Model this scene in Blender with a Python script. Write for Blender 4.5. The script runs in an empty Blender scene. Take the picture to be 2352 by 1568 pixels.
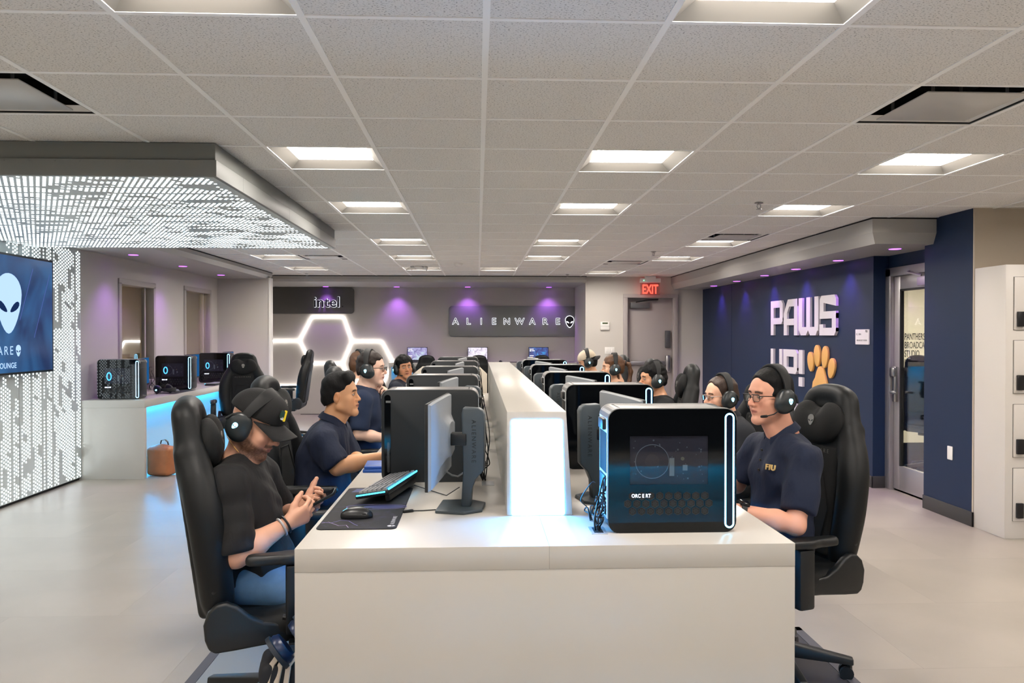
import bpy, bmesh, math, random
import numpy as np
from mathutils import Vector, Matrix, Euler, Quaternion
random.seed(7)
SC = bpy.context.scene
COL = SC.collection
PI = math.pi
R = math.radians
# ------------------------------------------------------------------ camera, world, exposure
F_PX, CAM_H = 1810.0, 1.636
cd = bpy.data.cameras.new('camera'); cam = bpy.data.objects.new('camera', cd); COL.objects.link(cam)
cd.sensor_width = 36.0; cd.lens = 36.0 * F_PX / 2352.0
cd.clip_start = 0.05; cd.clip_end = 60
cam.location = (0, 0, CAM_H)
cam.rotation_euler = (R(90 - 0.5376), 0, R(-2.4992))
SC.camera = cam
w = bpy.data.worlds.new('world'); SC.world = w; w.use_nodes = True
w.node_tree.nodes['Background'].inputs[0].default_value = (0.55, 0.6, 0.68, 1)
w.node_tree.nodes['Background'].inputs[1].default_value = 0.2
SC.view_settings.view_transform = 'Standard'; SC.view_settings.look = 'None'
SC.view_settings.exposure = 0.68; SC.view_settings.gamma = 1.0; SC.view_settings.use_curve_mapping = False
SC.cycles.use_denoising = True; SC.cycles.use_adaptive_sampling = True; SC.cycles.adaptive_threshold = 0.1; SC.cycles.adaptive_min_samples = 16
SC.cycles.max_bounces = 6; SC.cycles.diffuse_bounces = 4; SC.cycles.glossy_bounces = 3
SC.cycles.transparent_max_bounces = 10; SC.cycles.caustics_reflective = False; SC.cycles.caustics_refractive = False
SC.cycles.sample_clamp_indirect = 6.0
# strengths of the lamps the room has (each lamp's own light sits in its builder)
PANEL_E = 26.0          # square troffer diffusers
LED_E = 4.0             # dots of the LED wall and canopy
RING_E = 4.5            # tower rings
STRIP_E = 40.0          # blue strips under the worktops
END_E = 28.0             # lit end of the cable spine
PURPLE_W = 24.0         # violet downlights
SPOT_RGB = (0.52, 0.16, 1.0)

# ------------------------------------------------------------------ materials
def lin(c):
    if isinstance(c, str):
        c = c.lstrip('#'); c = [int(c[i:i+2], 16) / 255 for i in (0, 2, 4)]
    return tuple((x / 12.92 if x <= 0.04045 else ((x + 0.055) / 1.055) ** 2.4) for x in c[:3]) + (1.0,)
MATS = {}
def mat(name, color='#808080', rough=0.5, metal=0.0, spec=0.5, bump=None, var=None, coat=0.0, emit=None, estr=0.0, sub=0.0, vcol=False, sheen=0.0):
    """procedural Principled material; bump=(scale, strength[, stretch xyz]); var=(scale, amount) mottles the colour"""
    if name in MATS: return MATS[name]
    m = bpy.data.materials.new(name); m.use_nodes = True; MATS[name] = m
    nt = m.node_tree; b = nt.nodes['Principled BSDF']; L = nt.links
    col = lin(color)
    b.inputs['Base Color'].default_value = col
    b.inputs['Roughness'].default_value = rough; b.inputs['Metallic'].default_value = metal
    b.inputs['Specular IOR Level'].default_value = spec
    if coat: b.inputs['Coat Weight'].default_value = coat; b.inputs['Coat Roughness'].default_value = 0.08
    if sheen: b.inputs['Sheen Weight'].default_value = sheen; b.inputs['Sheen Roughness'].default_value = 0.6
    if emit: b.inputs['Emission Color'].default_value = lin(emit); b.inputs['Emission Strength'].default_value = estr
    if sub:
        b.inputs['Subsurface Weight'].default_value = sub; b.inputs['Subsurface Radius'].default_value = (0.02, 0.008, 0.004); b.inputs['Subsurface Scale'].default_value = 0.3
    tc = None
    if bump or var:
        tc = nt.nodes.new('ShaderNodeTexCoord')
    src = None
    if vcol:
        a = nt.nodes.new('ShaderNodeAttribute'); a.attribute_name = 'Col'; src = a.outputs['Color']
        L.new(src, b.inputs['Base Color'])
    if var:
        n = nt.nodes.new('ShaderNodeTexNoise'); n.inputs['Scale'].default_value = var[0]; n.inputs['Detail'].default_value = 4
        L.new(tc.outputs['Object'], n.inputs['Vector'])
        mr = nt.nodes.new('ShaderNodeMapRange'); mr.inputs[1].default_value = 0.3; mr.inputs[2].default_value = 0.7
        mr.inputs[3].default_value = 1 - var[1]; mr.inputs[4].default_value = 1 + var[1]
        L.new(n.outputs['Fac'], mr.inputs[0])
        mx = nt.nodes.new('ShaderNodeMix'); mx.data_type = 'RGBA'; mx.blend_type = 'MULTIPLY'; mx.inputs[0].default_value = 1.0
        if src: L.new(src, mx.inputs[6])
        else: mx.inputs[6].default_value = col
        L.new(mr.outputs[0], mx.inputs[7]); L.new(mx.outputs[2], b.inputs['Base Color'])
    if bump:
        n = nt.nodes.new('ShaderNodeTexNoise'); n.inputs['Scale'].default_value = bump[0]; n.inputs['Detail'].default_value = 3
        if len(bump) > 2:
            mp = nt.nodes.new('ShaderNodeMapping'); mp.inputs['Scale'].default_value = bump[2]
            L.new(tc.outputs['Object'], mp.inputs['Vector']); L.new(mp.outputs[0], n.inputs['Vector'])
        else: L.new(tc.outputs['Object'], n.inputs['Vector'])
        bp = nt.nodes.new('ShaderNodeBump'); bp.inputs['Strength'].default_value = bump[1]; bp.inputs['Distance'].default_value = 0.01
        L.new(n.outputs['Fac'], bp.inputs['Height']); L.new(bp.outputs[0], b.inputs['Normal'])
    return m
def emat(name, color, strength, lamp=False):
    if name in MATS: return MATS[name]
    m = bpy.data.materials.new(name); m.use_nodes = True; MATS[name] = m
    nt = m.node_tree; nt.nodes.clear()
    e = nt.nodes.new('ShaderNodeEmission'); o = nt.nodes.new('ShaderNodeOutputMaterial')
    e.inputs[0].default_value = lin(color); e.inputs[1].default_value = strength
    nt.links.new(e.outputs[0], o.inputs[0])
    if not lamp: m.cycles.emission_sampling = 'NONE'
    return m
def glassmat(name, tint='#ffffff', gloss=0.12, rough=0.02):
    """thin pane: see-through with a mirror sheen that grows at grazing angles"""
    if name in MATS: return MATS[name]
    m = bpy.data.materials.new(name); m.use_nodes = True; MATS[name] = m
    nt = m.node_tree; nt.nodes.clear(); N = nt.nodes.new; L = nt.links
    t = N('ShaderNodeBsdfTransparent'); t.inputs[0].default_value = lin(tint)
    g = N('ShaderNodeBsdfGlossy'); g.inputs['Roughness'].default_value = rough; g.inputs[0].default_value = (1, 1, 1, 1)
    fr = N('ShaderNodeLayerWeight'); fr.inputs[0].default_value = 0.5
    pw = N('ShaderNodeMath'); pw.operation = 'POWER'; pw.inputs[1].default_value = 4.0; L.new(fr.outputs['Facing'], pw.inputs[0])
    ad = N('ShaderNodeMath'); ad.operation = 'ADD'; ad.inputs[1].default_value = gloss; ad.use_clamp = True
    mx = N('ShaderNodeMixShader'); o = N('ShaderNodeOutputMaterial')
    L.new(pw.outputs[0], ad.inputs[0]); L.new(ad.outputs[0], mx.inputs[0]); L.new(t.outputs[0], mx.inputs[1]); L.new(g.outputs[0], mx.inputs[2]); L.new(mx.outputs[0], o.inputs[0])
    return m

# ------------------------------------------------------------------ mesh helpers
class MB:
    def __init__(s): s.v = []; s.f = []
    def add(s, vs, fs):
        o = len(s.v); s.v += [tuple(p) for p in vs]; s.f += [tuple(i + o for i in f) for f in fs]; return s
    def box(s, lo, hi, M=None):
        x0, y0, z0 = lo; x1, y1, z1 = hi
        vs = [(x0,y0,z0),(x1,y0,z0),(x1,y1,z0),(x0,y1,z0),(x0,y0,z1),(x1,y0,z1),(x1,y1,z1),(x0,y1,z1)]
        if M is not None: vs = [M @ Vector(p) for p in vs]
        return s.add(vs, [(3,2,1,0),(4,5,6,7),(0,1,5,4),(1,2,6,5),(2,3,7,6),(3,0,4,7)])
    def cbox(s, c, half, M=None):
        return s.box([c[i]-half[i] for i in range(3)], [c[i]+half[i] for i in range(3)], M)
    def prism(s, poly, a, b, ax=2, M=None):
        """poly in the two other axes (cyclic order after ax), extruded from a to b along ax"""
        n = len(poly)
        def P(p, t):
            q = [0,0,0]; q[ax] = t; q[(ax+1)%3] = p[0]; q[(ax+2)%3] = p[1]; return tuple(q)
        area = sum(poly[i][0]*poly[(i+1)%n][1]-poly[(i+1)%n][0]*poly[i][1] for i in range(n))
        if area < 0: poly = poly[::-1]
        if a > b: a, b = b, a
        vs = [P(p, a) for p in poly] + [P(p, b) for p in poly]
        if M is not None: vs = [M @ Vector(p) for p in vs]
        return s.add(vs, [tuple(range(n))[::-1], tuple(range(n, 2*n))] + [(i, (i+1)%n, (i+1)%n+n, i+n) for i in range(n)])
    def frustum(s, p0, p1):
        """two loops of equal length, capped"""
        n = len(p0)
        return s.add(list(p0)+list(p1), [tuple(range(n))[::-1], tuple(range(n,2*n))] + [(i,(i+1)%n,(i+1)%n+n,i+n) for i in range(n)])
    def cyl(s, a, b, r, r2=None, n=16):
        a = Vector(a); b = Vector(b); r2 = r if r2 is None else r2
        d = (b-a).normalized(); u = d.orthogonal().normalized(); v = d.cross(u)
        p0 = [a + r*(math.cos(2*PI*i/n)*u + math.sin(2*PI*i/n)*v) for i in range(n)]
        p1 = [b + r2*(math.cos(2*PI*i/n)*u + math.sin(2*PI*i/n)*v) for i in range(n)]
        return s.frustum(p0, p1)
    def tube(s, pts, r, n=8, closed=False, rx=None):
        """sweep a circle (or an ellipse r x rx) along pts"""
        P = [Vector(p) for p in pts]; m = len(P); rings = []
        T = [((P[(i+1)%m] if closed or i < m-1 else P[i]) - (P[(i-1)%m] if closed or i > 0 else P[i])).normalized() for i in range(m)]
        u = T[0].orthogonal().normalized(); rr = r if hasattr(r, '__len__') else [r]*m
        for i in range(m):
            u = (u - T[i]*u.dot(T[i]))
            u = u.normalized() if u.length > 1e-6 else T[i].orthogonal().normalized()
            v = T[i].cross(u)
            rings.append([P[i] + rr[i]*math.cos(2*PI*j/n)*u + (rx or rr[i])*math.sin(2*PI*j/n)*v for j in range(n)])
        vs = [q for g in rings for q in g]; fs = []
        for i in range(m if closed else m-1):
            k = (i+1) % m
            fs += [(i*n+j, i*n+(j+1)%n, k*n+(j+1)%n, k*n+j) for j in range(n)]
        if not closed: fs += [tuple(range(n))[::-1], tuple(range((m-1)*n, m*n))]
        return s.add(vs, fs)
    def strip(s, pts, nrm, w, t):
        """flat band: pts centre line, nrm list of normals, width w across (binormal), thickness t"""
        m = len(pts); vs = []; fs = []
        for i in range(m):
            p = Vector(pts[i]); T = (Vector(pts[min(i+1,m-1)]) - Vector(pts[max(i-1,0)])).normalized()
            n_ = Vector(nrm[i]).normalized(); b = T.cross(n_).normalized()
            ww = w[i] if hasattr(w,'__len__') else w
            vs += [p - b*ww/2 - n_*t/2, p + b*ww/2 - n_*t/2, p + b*ww/2 + n_*t/2, p - b*ww/2 + n_*t/2]
        for i in range(m-1):
            a = 4*i; c = a+4
            fs += [(a+j, a+(j+1)%4, c+(j+1)%4, c+j) for j in range(4)]
        fs += [(3,2,1,0), (4*m-4,4*m-3,4*m-2,4*m-1)]
        return s.add(vs, fs)
    def lathe(s, prof, c=(0,0,0), n=24, M=None):
        """profile of (r, z) about the z axis"""
        vs = []; fs = []; m = len(prof)
        for r, z in prof:
            vs += [(c[0]+r*math.cos(2*PI*j/n), c[1]+r*math.sin(2*PI*j/n), c[2]+z) for j in range(n)]
        if M is not None: vs = [M @ Vector(p) for p in vs]
        for i in range(m-1): fs += [(i*n+j, i*n+(j+1)%n, (i+1)*n+(j+1)%n, (i+1)*n+j) for j in range(n)]
        fs += [tuple(range(n))[::-1], tuple(range((m-1)*n, m*n))]
        return s.add(vs, fs)
    def mesh(s, name='m', bevel=0, seg=2, smooth=False):
        me = bpy.data.meshes.new(name); me.from_pydata([tuple(p) for p in s.v], [], s.f)
        bm = bmesh.new(); bm.from_mesh(me); bmesh.ops.recalc_face_normals(bm, faces=bm.faces)
        if bevel:
            es = [e for e in bm.edges if len(e.link_faces) == 2 and e.calc_face_angle(0) > 0.6]
            bmesh.ops.bevel(bm, geom=es, offset=bevel, segments=seg, profile=0.5, affect='EDGES', clamp_overlap=True)
        bm.to_mesh(me); bm.free()
        if smooth or bevel:
            me.polygons.foreach_set('use_smooth', [True]*len(me.polygons))
            if hasattr(me, 'set_sharp_from_angle'): me.set_sharp_from_angle(angle=R(40))
        return me
    def build(s, name, m, parent=None, bevel=0, seg=2, smooth=False, label=None):
        return obj(name, s.mesh(name, bevel, seg, smooth), m, parent, label)
def obj(name, me, m=None, parent=None, label=None):
    o = bpy.data.objects.new(name, me); COL.objects.link(o)
    if m is not None and me is not None:
        if len(me.materials) == 0: me.materials.append(m)
    if parent is not None: o.parent = parent
    if label: o['label'] = label
    return o
def tag(o, label, cat, group=None, kind=None):
    o['label'] = label; o['category'] = cat
    if group: o['group'] = group
    if kind: o['kind'] = kind
    return o
def struct(o, label=None):
    o['kind'] = 'structure'
    if label: o['label'] = label
    return o
def thing(name, label, cat, loc=(0,0,0), rz=0, group=None):
    o = bpy.data.objects.new(name, None); COL.objects.link(o); o.empty_display_size = 0.1
    o.location = loc; o.rotation_euler = (0,0,rz); return tag(o, label, cat, group)
KIDS = {}
def copy_tree(o, parent=None):
    c = o.copy(); COL.objects.link(c); c.parent = parent
    for ch in [x for x in COL.objects if x.parent == o]: copy_tree(ch, c)
    return c
def dup(root, label, loc, rz=0, group=None, rot=None):
    c = copy_tree(root); c.location = loc; c.rotation_euler = rot or (0,0,rz); c['label'] = label
    if group: c['group'] = group
    return c
def text_mesh(body, size, extrude=0.0, align='LEFT', spacing=1.0, bold=0.0, sx=1.0):
    cu = bpy.data.curves.new('t', 'FONT'); cu.body = body; cu.size = size; cu.extrude = extrude; cu.offset = bold
    cu.align_x = align; cu.align_y = 'BOTTOM_BASELINE'; cu.space_character = spacing; cu.resolution_u = 4
    o = bpy.data.objects.new('t', cu); COL.objects.link(o)
    dg = bpy.context.evaluated_depsgraph_get(); me = bpy.data.meshes.new_from_object(o.evaluated_get(dg))
    bpy.data.objects.remove(o); bpy.data.curves.remove(cu)
    if sx != 1: me.transform(Matrix.Diagonal((sx,1,1,1)))
    return me
def letter(name, body, size, m, parent, M, extrude=0.0, align='LEFT', spacing=1.0, bold=0.0, sx=1.0):
    me = text_mesh(body, size, extrude, align, spacing, bold, sx); me.transform(M); me.materials.clear()
    return obj(name, me, m, parent)
def frame(o, x, y):
    """matrix whose local x, y axes are the given world directions"""
    x = Vector(x).normalized(); y = Vector(y).normalized(); z = x.cross(y)
    return Matrix(((x.x,y.x,z.x,o[0]),(x.y,y.y,z.y,o[1]),(x.z,y.z,z.z,o[2]),(0,0,0,1)))
def rrect(w_, h_, r, n=5, c=(0,0)):
    pts = []
    for (sx, sy, a0) in ((1,1,0),(-1,1,90),(-1,-1,180),(1,-1,270)):
        for i in range(n+1):
            a = R(a0 + 90*i/n); pts.append((c[0]+sx*(w_/2-r)+r*math.cos(a), c[1]+sy*(h_/2-r)+r*math.sin(a)))
    return pts
def stadium(w_, h_, n=8, c=(0,0)):
    return rrect(w_, h_, w_/2-1e-5, n, c)
def alien_outline(h, n=28, c=(0,0)):
    """egg head: broad dome above, tapering to a narrow chin; height h"""
    pts = []
    for i in range(n):
        a = 2*PI*i/n + PI/2; x = math.cos(a); y = math.sin(a)
        if y >= 0: px, py = 0.37*x, 0.16 + 0.34*y
        else:
            t = -y; px = 0.37*x*(1-0.28*t**1.5); py = 0.16 - 0.66*t
        pts.append((c[0]+px*h, c[1]+py*h))
    return pts
def alien_eye(h, side, n=12, c=(0,0)):
    pts = []
    for i in range(n):
        a = 2*PI*i/n; ex = 0.15*math.cos(a); ey = 0.058*math.sin(a)*(1+0.3*math.cos(a))
        th = R(32); X = ex*math.cos(th)-ey*math.sin(th); Y = ex*math.sin(th)+ey*math.cos(th)
        pts.append((c[0]+side*(0.17+X)*h, c[1]+(-0.06+Y)*h))
    return pts
def alien(parent, M, h, t, mh, me_, name='emblem'):
    """emblem in the local xy plane of M, thickness t along local z"""
    b = MB(); b.prism(alien_outline(h), 0, t, 2, M); o = b.build(name, mh, parent)
    e = MB()
    for s in (-1, 1): e.prism(alien_eye(h, s), t*1.0, t+max(0.0006, t*0.15), 2, M)
    e.build('emblem_eye', me_, o if parent is not None else o); return o
# ------------------------------------------------------------------ soft shapes: blended distance fields meshed with surface nets
def _rot(Rm): return np.array(Rm, dtype=np.float32) if Rm is not None else None
def euler3(x=0, y=0, z=0): return np.array(Euler((R(x), R(y), R(z))).to_matrix(), dtype=np.float32)
class SDF:
    def __init__(s, h, M=None):
        s.h = h; s.ops = []; s.M = M; s.cuts = []; s.noise = None
    def _pt(s, p):
        return np.array(s.M @ Vector(p), dtype=np.float32) if s.M is not None else np.array(p, dtype=np.float32)
    def _R(s, Rm):
        base = np.array(s.M.to_3x3(), dtype=np.float32) if s.M is not None else np.eye(3, dtype=np.float32)
        return base @ (_rot(Rm) if Rm is not None else np.eye(3, dtype=np.float32))
    def cap(s, a, b, ra, rb=None, k=0.01, sub=False):
        s.ops.append(('c', s._pt(a), s._pt(b), ra, ra if rb is None else rb, k, sub)); return s
    def chain(s, pts, rs, k=0.01, sub=False):
        for i in range(len(pts)-1): s.cap(pts[i], pts[i+1], rs[i], rs[i+1], k, sub)
        return s
    def ell(s, c, r, Rm=None, k=0.01, sub=False):
        s.ops.append(('e', s._pt(c), np.array(r, dtype=np.float32), s._R(Rm), k, sub)); return s
    def box(s, c, half, rd=0.0, Rm=None, k=0.01, sub=False):
        s.ops.append(('b', s._pt(c), np.array(half, dtype=np.float32), s._R(Rm), rd, k, sub)); return s
    def disc(s, c, ax, r, half, k=0.004, sub=True):
        """flat-ended cylinder about ax"""
        c = s._pt(c); a = np.array(ax, dtype=np.float32); a /= np.linalg.norm(a); m = max(r, half)
        s.ops.append(('y', c, np.array((m,m,m),dtype=np.float32), np.eye(3,dtype=np.float32), (a, r, half), k, sub)); return s
    def cut(s, n, p):
        """keep the side the normal points away from"""
        n = np.array((s.M.to_3x3() @ Vector(n)) if s.M is not None else n, dtype=np.float32); s.cuts.append((n/np.linalg.norm(n), s._pt(p))); return s
    def verts_faces(s, smooth=1):
        h = s.h; lo = np.full(3, 1e9); hi = np.full(3, -1e9); bb = []
        for o in s.ops:
            if o[0] == 'c':
                m = max(o[3], o[4]); l = np.minimum(o[1], o[2]) - m; u = np.maximum(o[1], o[2]) + m; k, sub = o[5], o[6]
            else:
                e = np.abs(o[3]) @ o[2]; rd = o[4] if o[0] == 'b' else 0; l = o[1]-e-rd; u = o[1]+e+rd; k, sub = o[-2], o[-1]
            mg = k + 2.5*h + 0.004; bb.append((l-mg, u+mg))
            if not sub: lo = np.minimum(lo, l); hi = np.maximum(hi, u)
        lo = lo - 3*h - 0.006; hi = hi + 3*h + 0.006
        n = np.ceil((hi-lo)/h).astype(int) + 1
        V = np.full(n, 0.08, dtype=np.float32)
        ax = [lo[i] + h*np.arange(n[i], dtype=np.float32) for i in range(3)]
        for o, (l, u) in zip(s.ops, bb):
            i0 = np.clip(np.floor((l-lo)/h).astype(int), 0, n-1); i1 = np.clip(np.ceil((u-lo)/h).astype(int)+1, 1, n)
            if np.any(i1 <= i0): continue
            sl = tuple(slice(a, b) for a, b in zip(i0, i1))
            X = ax[0][sl[0]][:,None,None]; Y = ax[1][sl[1]][None,:,None]; Z = ax[2][sl[2]][None,None,:]
            if o[0] == 'c':
                a, b, ra, rb, k, sub = o[1:]
                ab = b-a; L2 = float(ab@ab) + 1e-12
                px, py, pz = X-a[0], Y-a[1], Z-a[2]
                t = np.clip((px*ab[0]+py*ab[1]+pz*ab[2])/L2, 0, 1)
                d = np.sqrt((px-t*ab[0])**2+(py-t*ab[1])**2+(pz-t*ab[2])**2) - (ra+(rb-ra)*t)
            else:
                c, r, Q = o[1], o[2], o[3]; k, sub = o[-2], o[-1]
                px, py, pz = X-c[0], Y-c[1], Z-c[2]
                qx = px*Q[0,0]+py*Q[1,0]+pz*Q[2,0]; qy = px*Q[0,1]+py*Q[1,1]+pz*Q[2,1]; qz = px*Q[0,2]+py*Q[1,2]+pz*Q[2,2]
                if o[0] == 'y':
                    a_, r_, hf = o[4]; t = px*a_[0]+py*a_[1]+pz*a_[2]
                    d = np.maximum(np.sqrt(np.maximum(px**2+py**2+pz**2-t*t,0))-r_, np.abs(t)-hf)
                elif o[0] == 'e':
                    k0 = np.sqrt((qx/r[0])**2+(qy/r[1])**2+(qz/r[2])**2); k1 = np.sqrt((qx/r[0]**2)**2+(qy/r[1]**2)**2+(qz/r[2]**2)**2)+1e-9
                    d = k0*(k0-1)/k1; d = np.where(k0 < 0.2, -r.min()*0.8, d)
                else:
                    ax_, ay_, az_ = np.abs(qx)-r[0], np.abs(qy)-r[1], np.abs(qz)-r[2]
                    d = np.sqrt(np.maximum(ax_,0)**2+np.maximum(ay_,0)**2+np.maximum(az_,0)**2) + np.minimum(np.maximum(ax_,np.maximum(ay_,az_)),0) - o[4]
            v = V[sl]
            if sub:
                hh = np.maximum(k-np.abs(-v-d),0)/k; V[sl] = -(np.minimum(-v, d) - hh*hh*k*0.25)
            else:
                hh = np.maximum(k-np.abs(v-d),0)/k; V[sl] = np.minimum(v, d) - hh*hh*k*0.25
        X = ax[0][:,None,None]; Y = ax[1][None,:,None]; Z = ax[2][None,None,:]
        if s.noise is not None: V += s.noise(X, Y, Z).astype(np.float32)
        for nn, p in s.cuts: V = np.maximum(V, nn[0]*(X-p[0])+nn[1]*(Y-p[1])+nn[2]*(Z-p[2]))
        V[0] = V[-1] = 0.05; V[:,0] = V[:,-1] = 0.05; V[:,:,0] = V[:,:,-1] = 0.05
        return surfnet(V, lo, h, smooth)
    def mesh(s, name, smooth=1, colf=None):
        v, f = s.verts_faces(smooth); return npmesh(name, v, f, colf)
def surfnet(V, lo, h, smooth):
    ins = V < 0
    c = np.zeros(tuple(x-1 for x in V.shape), dtype=np.int8)
    cor = [(i,j,k) for i in (0,1) for j in (0,1) for k in (0,1)]
    sl = lambda d, m: slice(d, m-1+d)
    for (i,j,k) in cor: c += ins[sl(i,V.shape[0]), sl(j,V.shape[1]), sl(k,V.shape[2])]
    mask = (c > 0) & (c < 8); cells = np.argwhere(mask)
    idx = np.full(mask.shape, -1, dtype=np.int32); idx[mask] = np.arange(len(cells), dtype=np.int32)
    vals = {q: V[cells[:,0]+q[0], cells[:,1]+q[1], cells[:,2]+q[2]] for q in cor}
    pos = np.zeros((len(cells),3), dtype=np.float32); cnt = np.zeros(len(cells), dtype=np.float32)
    for a in cor:
        for d in range(3):
            if a[d] == 0:
                b = list(a); b[d] = 1; b = tuple(b); va, vb = vals[a], vals[b]; cr = (va < 0) != (vb < 0)
                t = np.where(cr, va/(va-vb+1e-20), 0)
                for e in range(3): pos[:,e] += cr*(a[e] + (t if e == d else 0))
                cnt += cr
    pos = cells + pos/cnt[:,None]
    quads = []
    for d in range(3):
        s0 = [slice(None)]*3; s1 = [slice(None)]*3; s0[d] = slice(0,-1); s1[d] = slice(1,None)
        e0 = ins[tuple(s0)]; e1 = ins[tuple(s1)]; E = np.argwhere(e0 != e1)
        u, w_ = (d+1)%3, (d+2)%3
        E = E[(E[:,u] > 0) & (E[:,w_] > 0) & (E[:,u] < mask.shape[u]) & (E[:,w_] < mask.shape[w_])]
        fl = e0[E[:,0],E[:,1],E[:,2]]
        def at_(du, dw):
            q = E.copy(); q[:,u] += du; q[:,w_] += dw; return idx[q[:,0],q[:,1],q[:,2]]
        q = np.stack([at_(-1,-1), at_(0,-1), at_(0,0), at_(-1,0)], 1); q[~fl] = q[~fl][:,::-1]; quads.append(q)
    Q = np.concatenate(quads); Q = Q[(Q >= 0).all(1)]
    P = (lo + h*pos).astype(np.float32)
    for _ in range(smooth):
        A = np.zeros_like(P); n = np.zeros(len(P), dtype=np.float32)
        for i in range(4):
            a, b = Q[:,i], Q[:,(i+1)%4]
            for e in range(3): A[:,e] += np.bincount(a, P[b,e], len(P)); A[:,e] += np.bincount(b, P[a,e], len(P))
            n += np.bincount(a, minlength=len(P)); n += np.bincount(b, minlength=len(P))
        P = 0.5*P + 0.5*A/np.maximum(n,1)[:,None]
    return P, Q
def npmesh(name, P, Q, colf=None):
    me = bpy.data.meshes.new(name); me.vertices.add(len(P)); me.loops.add(len(Q)*4); me.polygons.add(len(Q))
    me.vertices.foreach_set('co', P.astype(np.float32).ravel()); me.loops.foreach_set('vertex_index', Q.astype(np.int32).ravel())
    me.polygons.foreach_set('loop_start', np.arange(0, len(Q)*4, 4, dtype=np.int32))
    me.polygons.foreach_set('use_smooth', np.ones(len(Q), dtype=bool)); me.update(calc_edges=True)
    if colf is not None:
        C = colf(P); a = me.color_attributes.new('Col', 'FLOAT_COLOR', 'POINT'); a.data.foreach_set('color', np.concatenate([C, np.ones((len(C),1))], 1).astype(np.float32).ravel())
    return me
def spline(pts, rs, n):
    P = [np.array(p, float) for p in pts]; q = []; w_ = []
    for i in range(len(P)-1):
        a, b, c, d = P[max(i-1,0)], P[i], P[i+1], P[min(i+2,len(P)-1)]
        for k in range(n):
            u = k/n; q.append(tuple(0.5*(2*b+(c-a)*u+(2*a-5*b+4*c-d)*u*u+(3*b-a-3*c+d)*u**3))); w_.append(rs[i]+(rs[i+1]-rs[i])*(u*u*(3-2*u)))
    q.append(tuple(P[-1])); w_.append(rs[-1]); return q, w_
def ripples(amp, seeds, freq=28.0):
    """soft cloth folds"""
    rs = np.random.RandomState(seeds); D = rs.normal(size=(5,3)); D /= np.linalg.norm(D, axis=1)[:,None]; ph = rs.uniform(0, 6.28, 5); fr = freq*rs.uniform(0.5, 1.5, 5)
    def f(X, Y, Z):
        t = 0
        for i in range(5): t = t + np.sin(fr[i]*(D[i,0]*X+D[i,1]*Y+D[i,2]*Z) + ph[i] + 2.0*np.sin(0.5*fr[i]*(D[i,1]*X-D[i,0]*Y+0.5*D[i,2]*Z)))
        return amp*t/2.2
    return f
# ------------------------------------------------------------------ shared materials
M_FLOOR = mat('vinyl_floor', '#a0988e', 0.34, spec=0.4, var=(1.3, 0.09))
M_WALL = mat('grey_paint', '#bdb9b4', 0.75, bump=(220, 0.05))
M_WALLP = mat('pale_grey_paint', '#c9c4bd', 0.75, bump=(220, 0.05))
M_BEIGE = mat('beige_paint', '#b9ad9c', 0.75, bump=(220, 0.05))
M_BLUE = mat('navy_paint', '#032142', 0.55, bump=(260, 0.05))
M_BASEB = mat('rubber_base', '#3c3a39', 0.6)
M_SOFF = mat('soffit_paint', '#a9a7a3', 0.42, spec=0.45)
M_WHITE = mat('white_enamel', '#e9e7e3', 0.4)
M_TEE = mat('tee_white', '#fbfbf9', 0.45)
M_LAM = mat('white_laminate', '#b9b4ac', 0.24, spec=0.5, var=(3, 0.012))
M_BLACK = mat('black_plastic', '#0c0e0f', 0.45)
M_GLOSSB = mat('gloss_black', '#05070a', 0.06, spec=0.5)
M_DARK = mat('dark_void', '#0a0a0a', 0.9)
M_CHROME = mat('satin_metal', '#b4b3b2', 0.28, 1.0)
M_GREYM = mat('grey_metal', '#8f8f90', 0.4, 0.6)
M_PANEL = emat('troffer_light', '#fff6ec', PANEL_E, True)
M_PURPLE = emat('violet_lamp', '#a848ff', 5.0)
M_GLASS = glassmat('clear_glass', '#eef2f2', 0.10)
M_LEDDOT = emat('led_dot', '#eefaff', LED_E)
M_HEX = emat('hexagon_tube', '#fff8f2', 5.0, True)
M_STRIP = emat('blue_strip', '#14a4ff', STRIP_E, True)
def ceil_mat():
    m = mat('acoustic_tile', '#b9b7b3', 0.9)
    nt = m.node_tree; b = nt.nodes['Principled BSDF']; L = nt.links; N = nt.nodes.new
    tc = N('ShaderNodeTexCoord'); mp = N('ShaderNodeMapping'); mp.inputs['Scale'].default_value = (1, 1.6, 1)
    L.new(tc.outputs['Object'], mp.inputs[0])
    n = N('ShaderNodeTexNoise'); n.inputs['Scale'].default_value = 120; n.inputs['Detail'].default_value = 2; L.new(mp.outputs[0], n.inputs['Vector'])
    r = N('ShaderNodeValToRGB'); r.color_ramp.elements[0].position = 0.33; r.color_ramp.elements[1].position = 0.42
    r.color_ramp.elements[0].color = lin('#92918d'); r.color_ramp.elements[1].color = lin('#e6e4e0')
    L.new(n.outputs['Fac'], r.inputs[0]); L.new(r.outputs[0], b.inputs['Base Color']); return m
M_TILE = ceil_mat()
ZC = 2.70
PITCH, GX0, GY0 = 0.62, 0.03, 2.68
gx = lambda i: GX0 + PITCH*i
gy = lambda j: GY0 + PITCH*j
def to_px(p):
    y_, p_ = R(2.4992), R(-0.5376)
    f = Vector((math.sin(y_)*math.cos(p_), math.cos(y_)*math.cos(p_), math.sin(p_))); r = Vector((math.cos(y_), -math.sin(y_), 0)); u = r.cross(f)
    d = Vector(p) - Vector((0,0,CAM_H)); z = d.dot(f)
    return (1176 + F_PX*d.dot(r)/z, 784 - F_PX*d.dot(u)/z, z) if z > 0.05 else (-9999, -9999, z)

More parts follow.
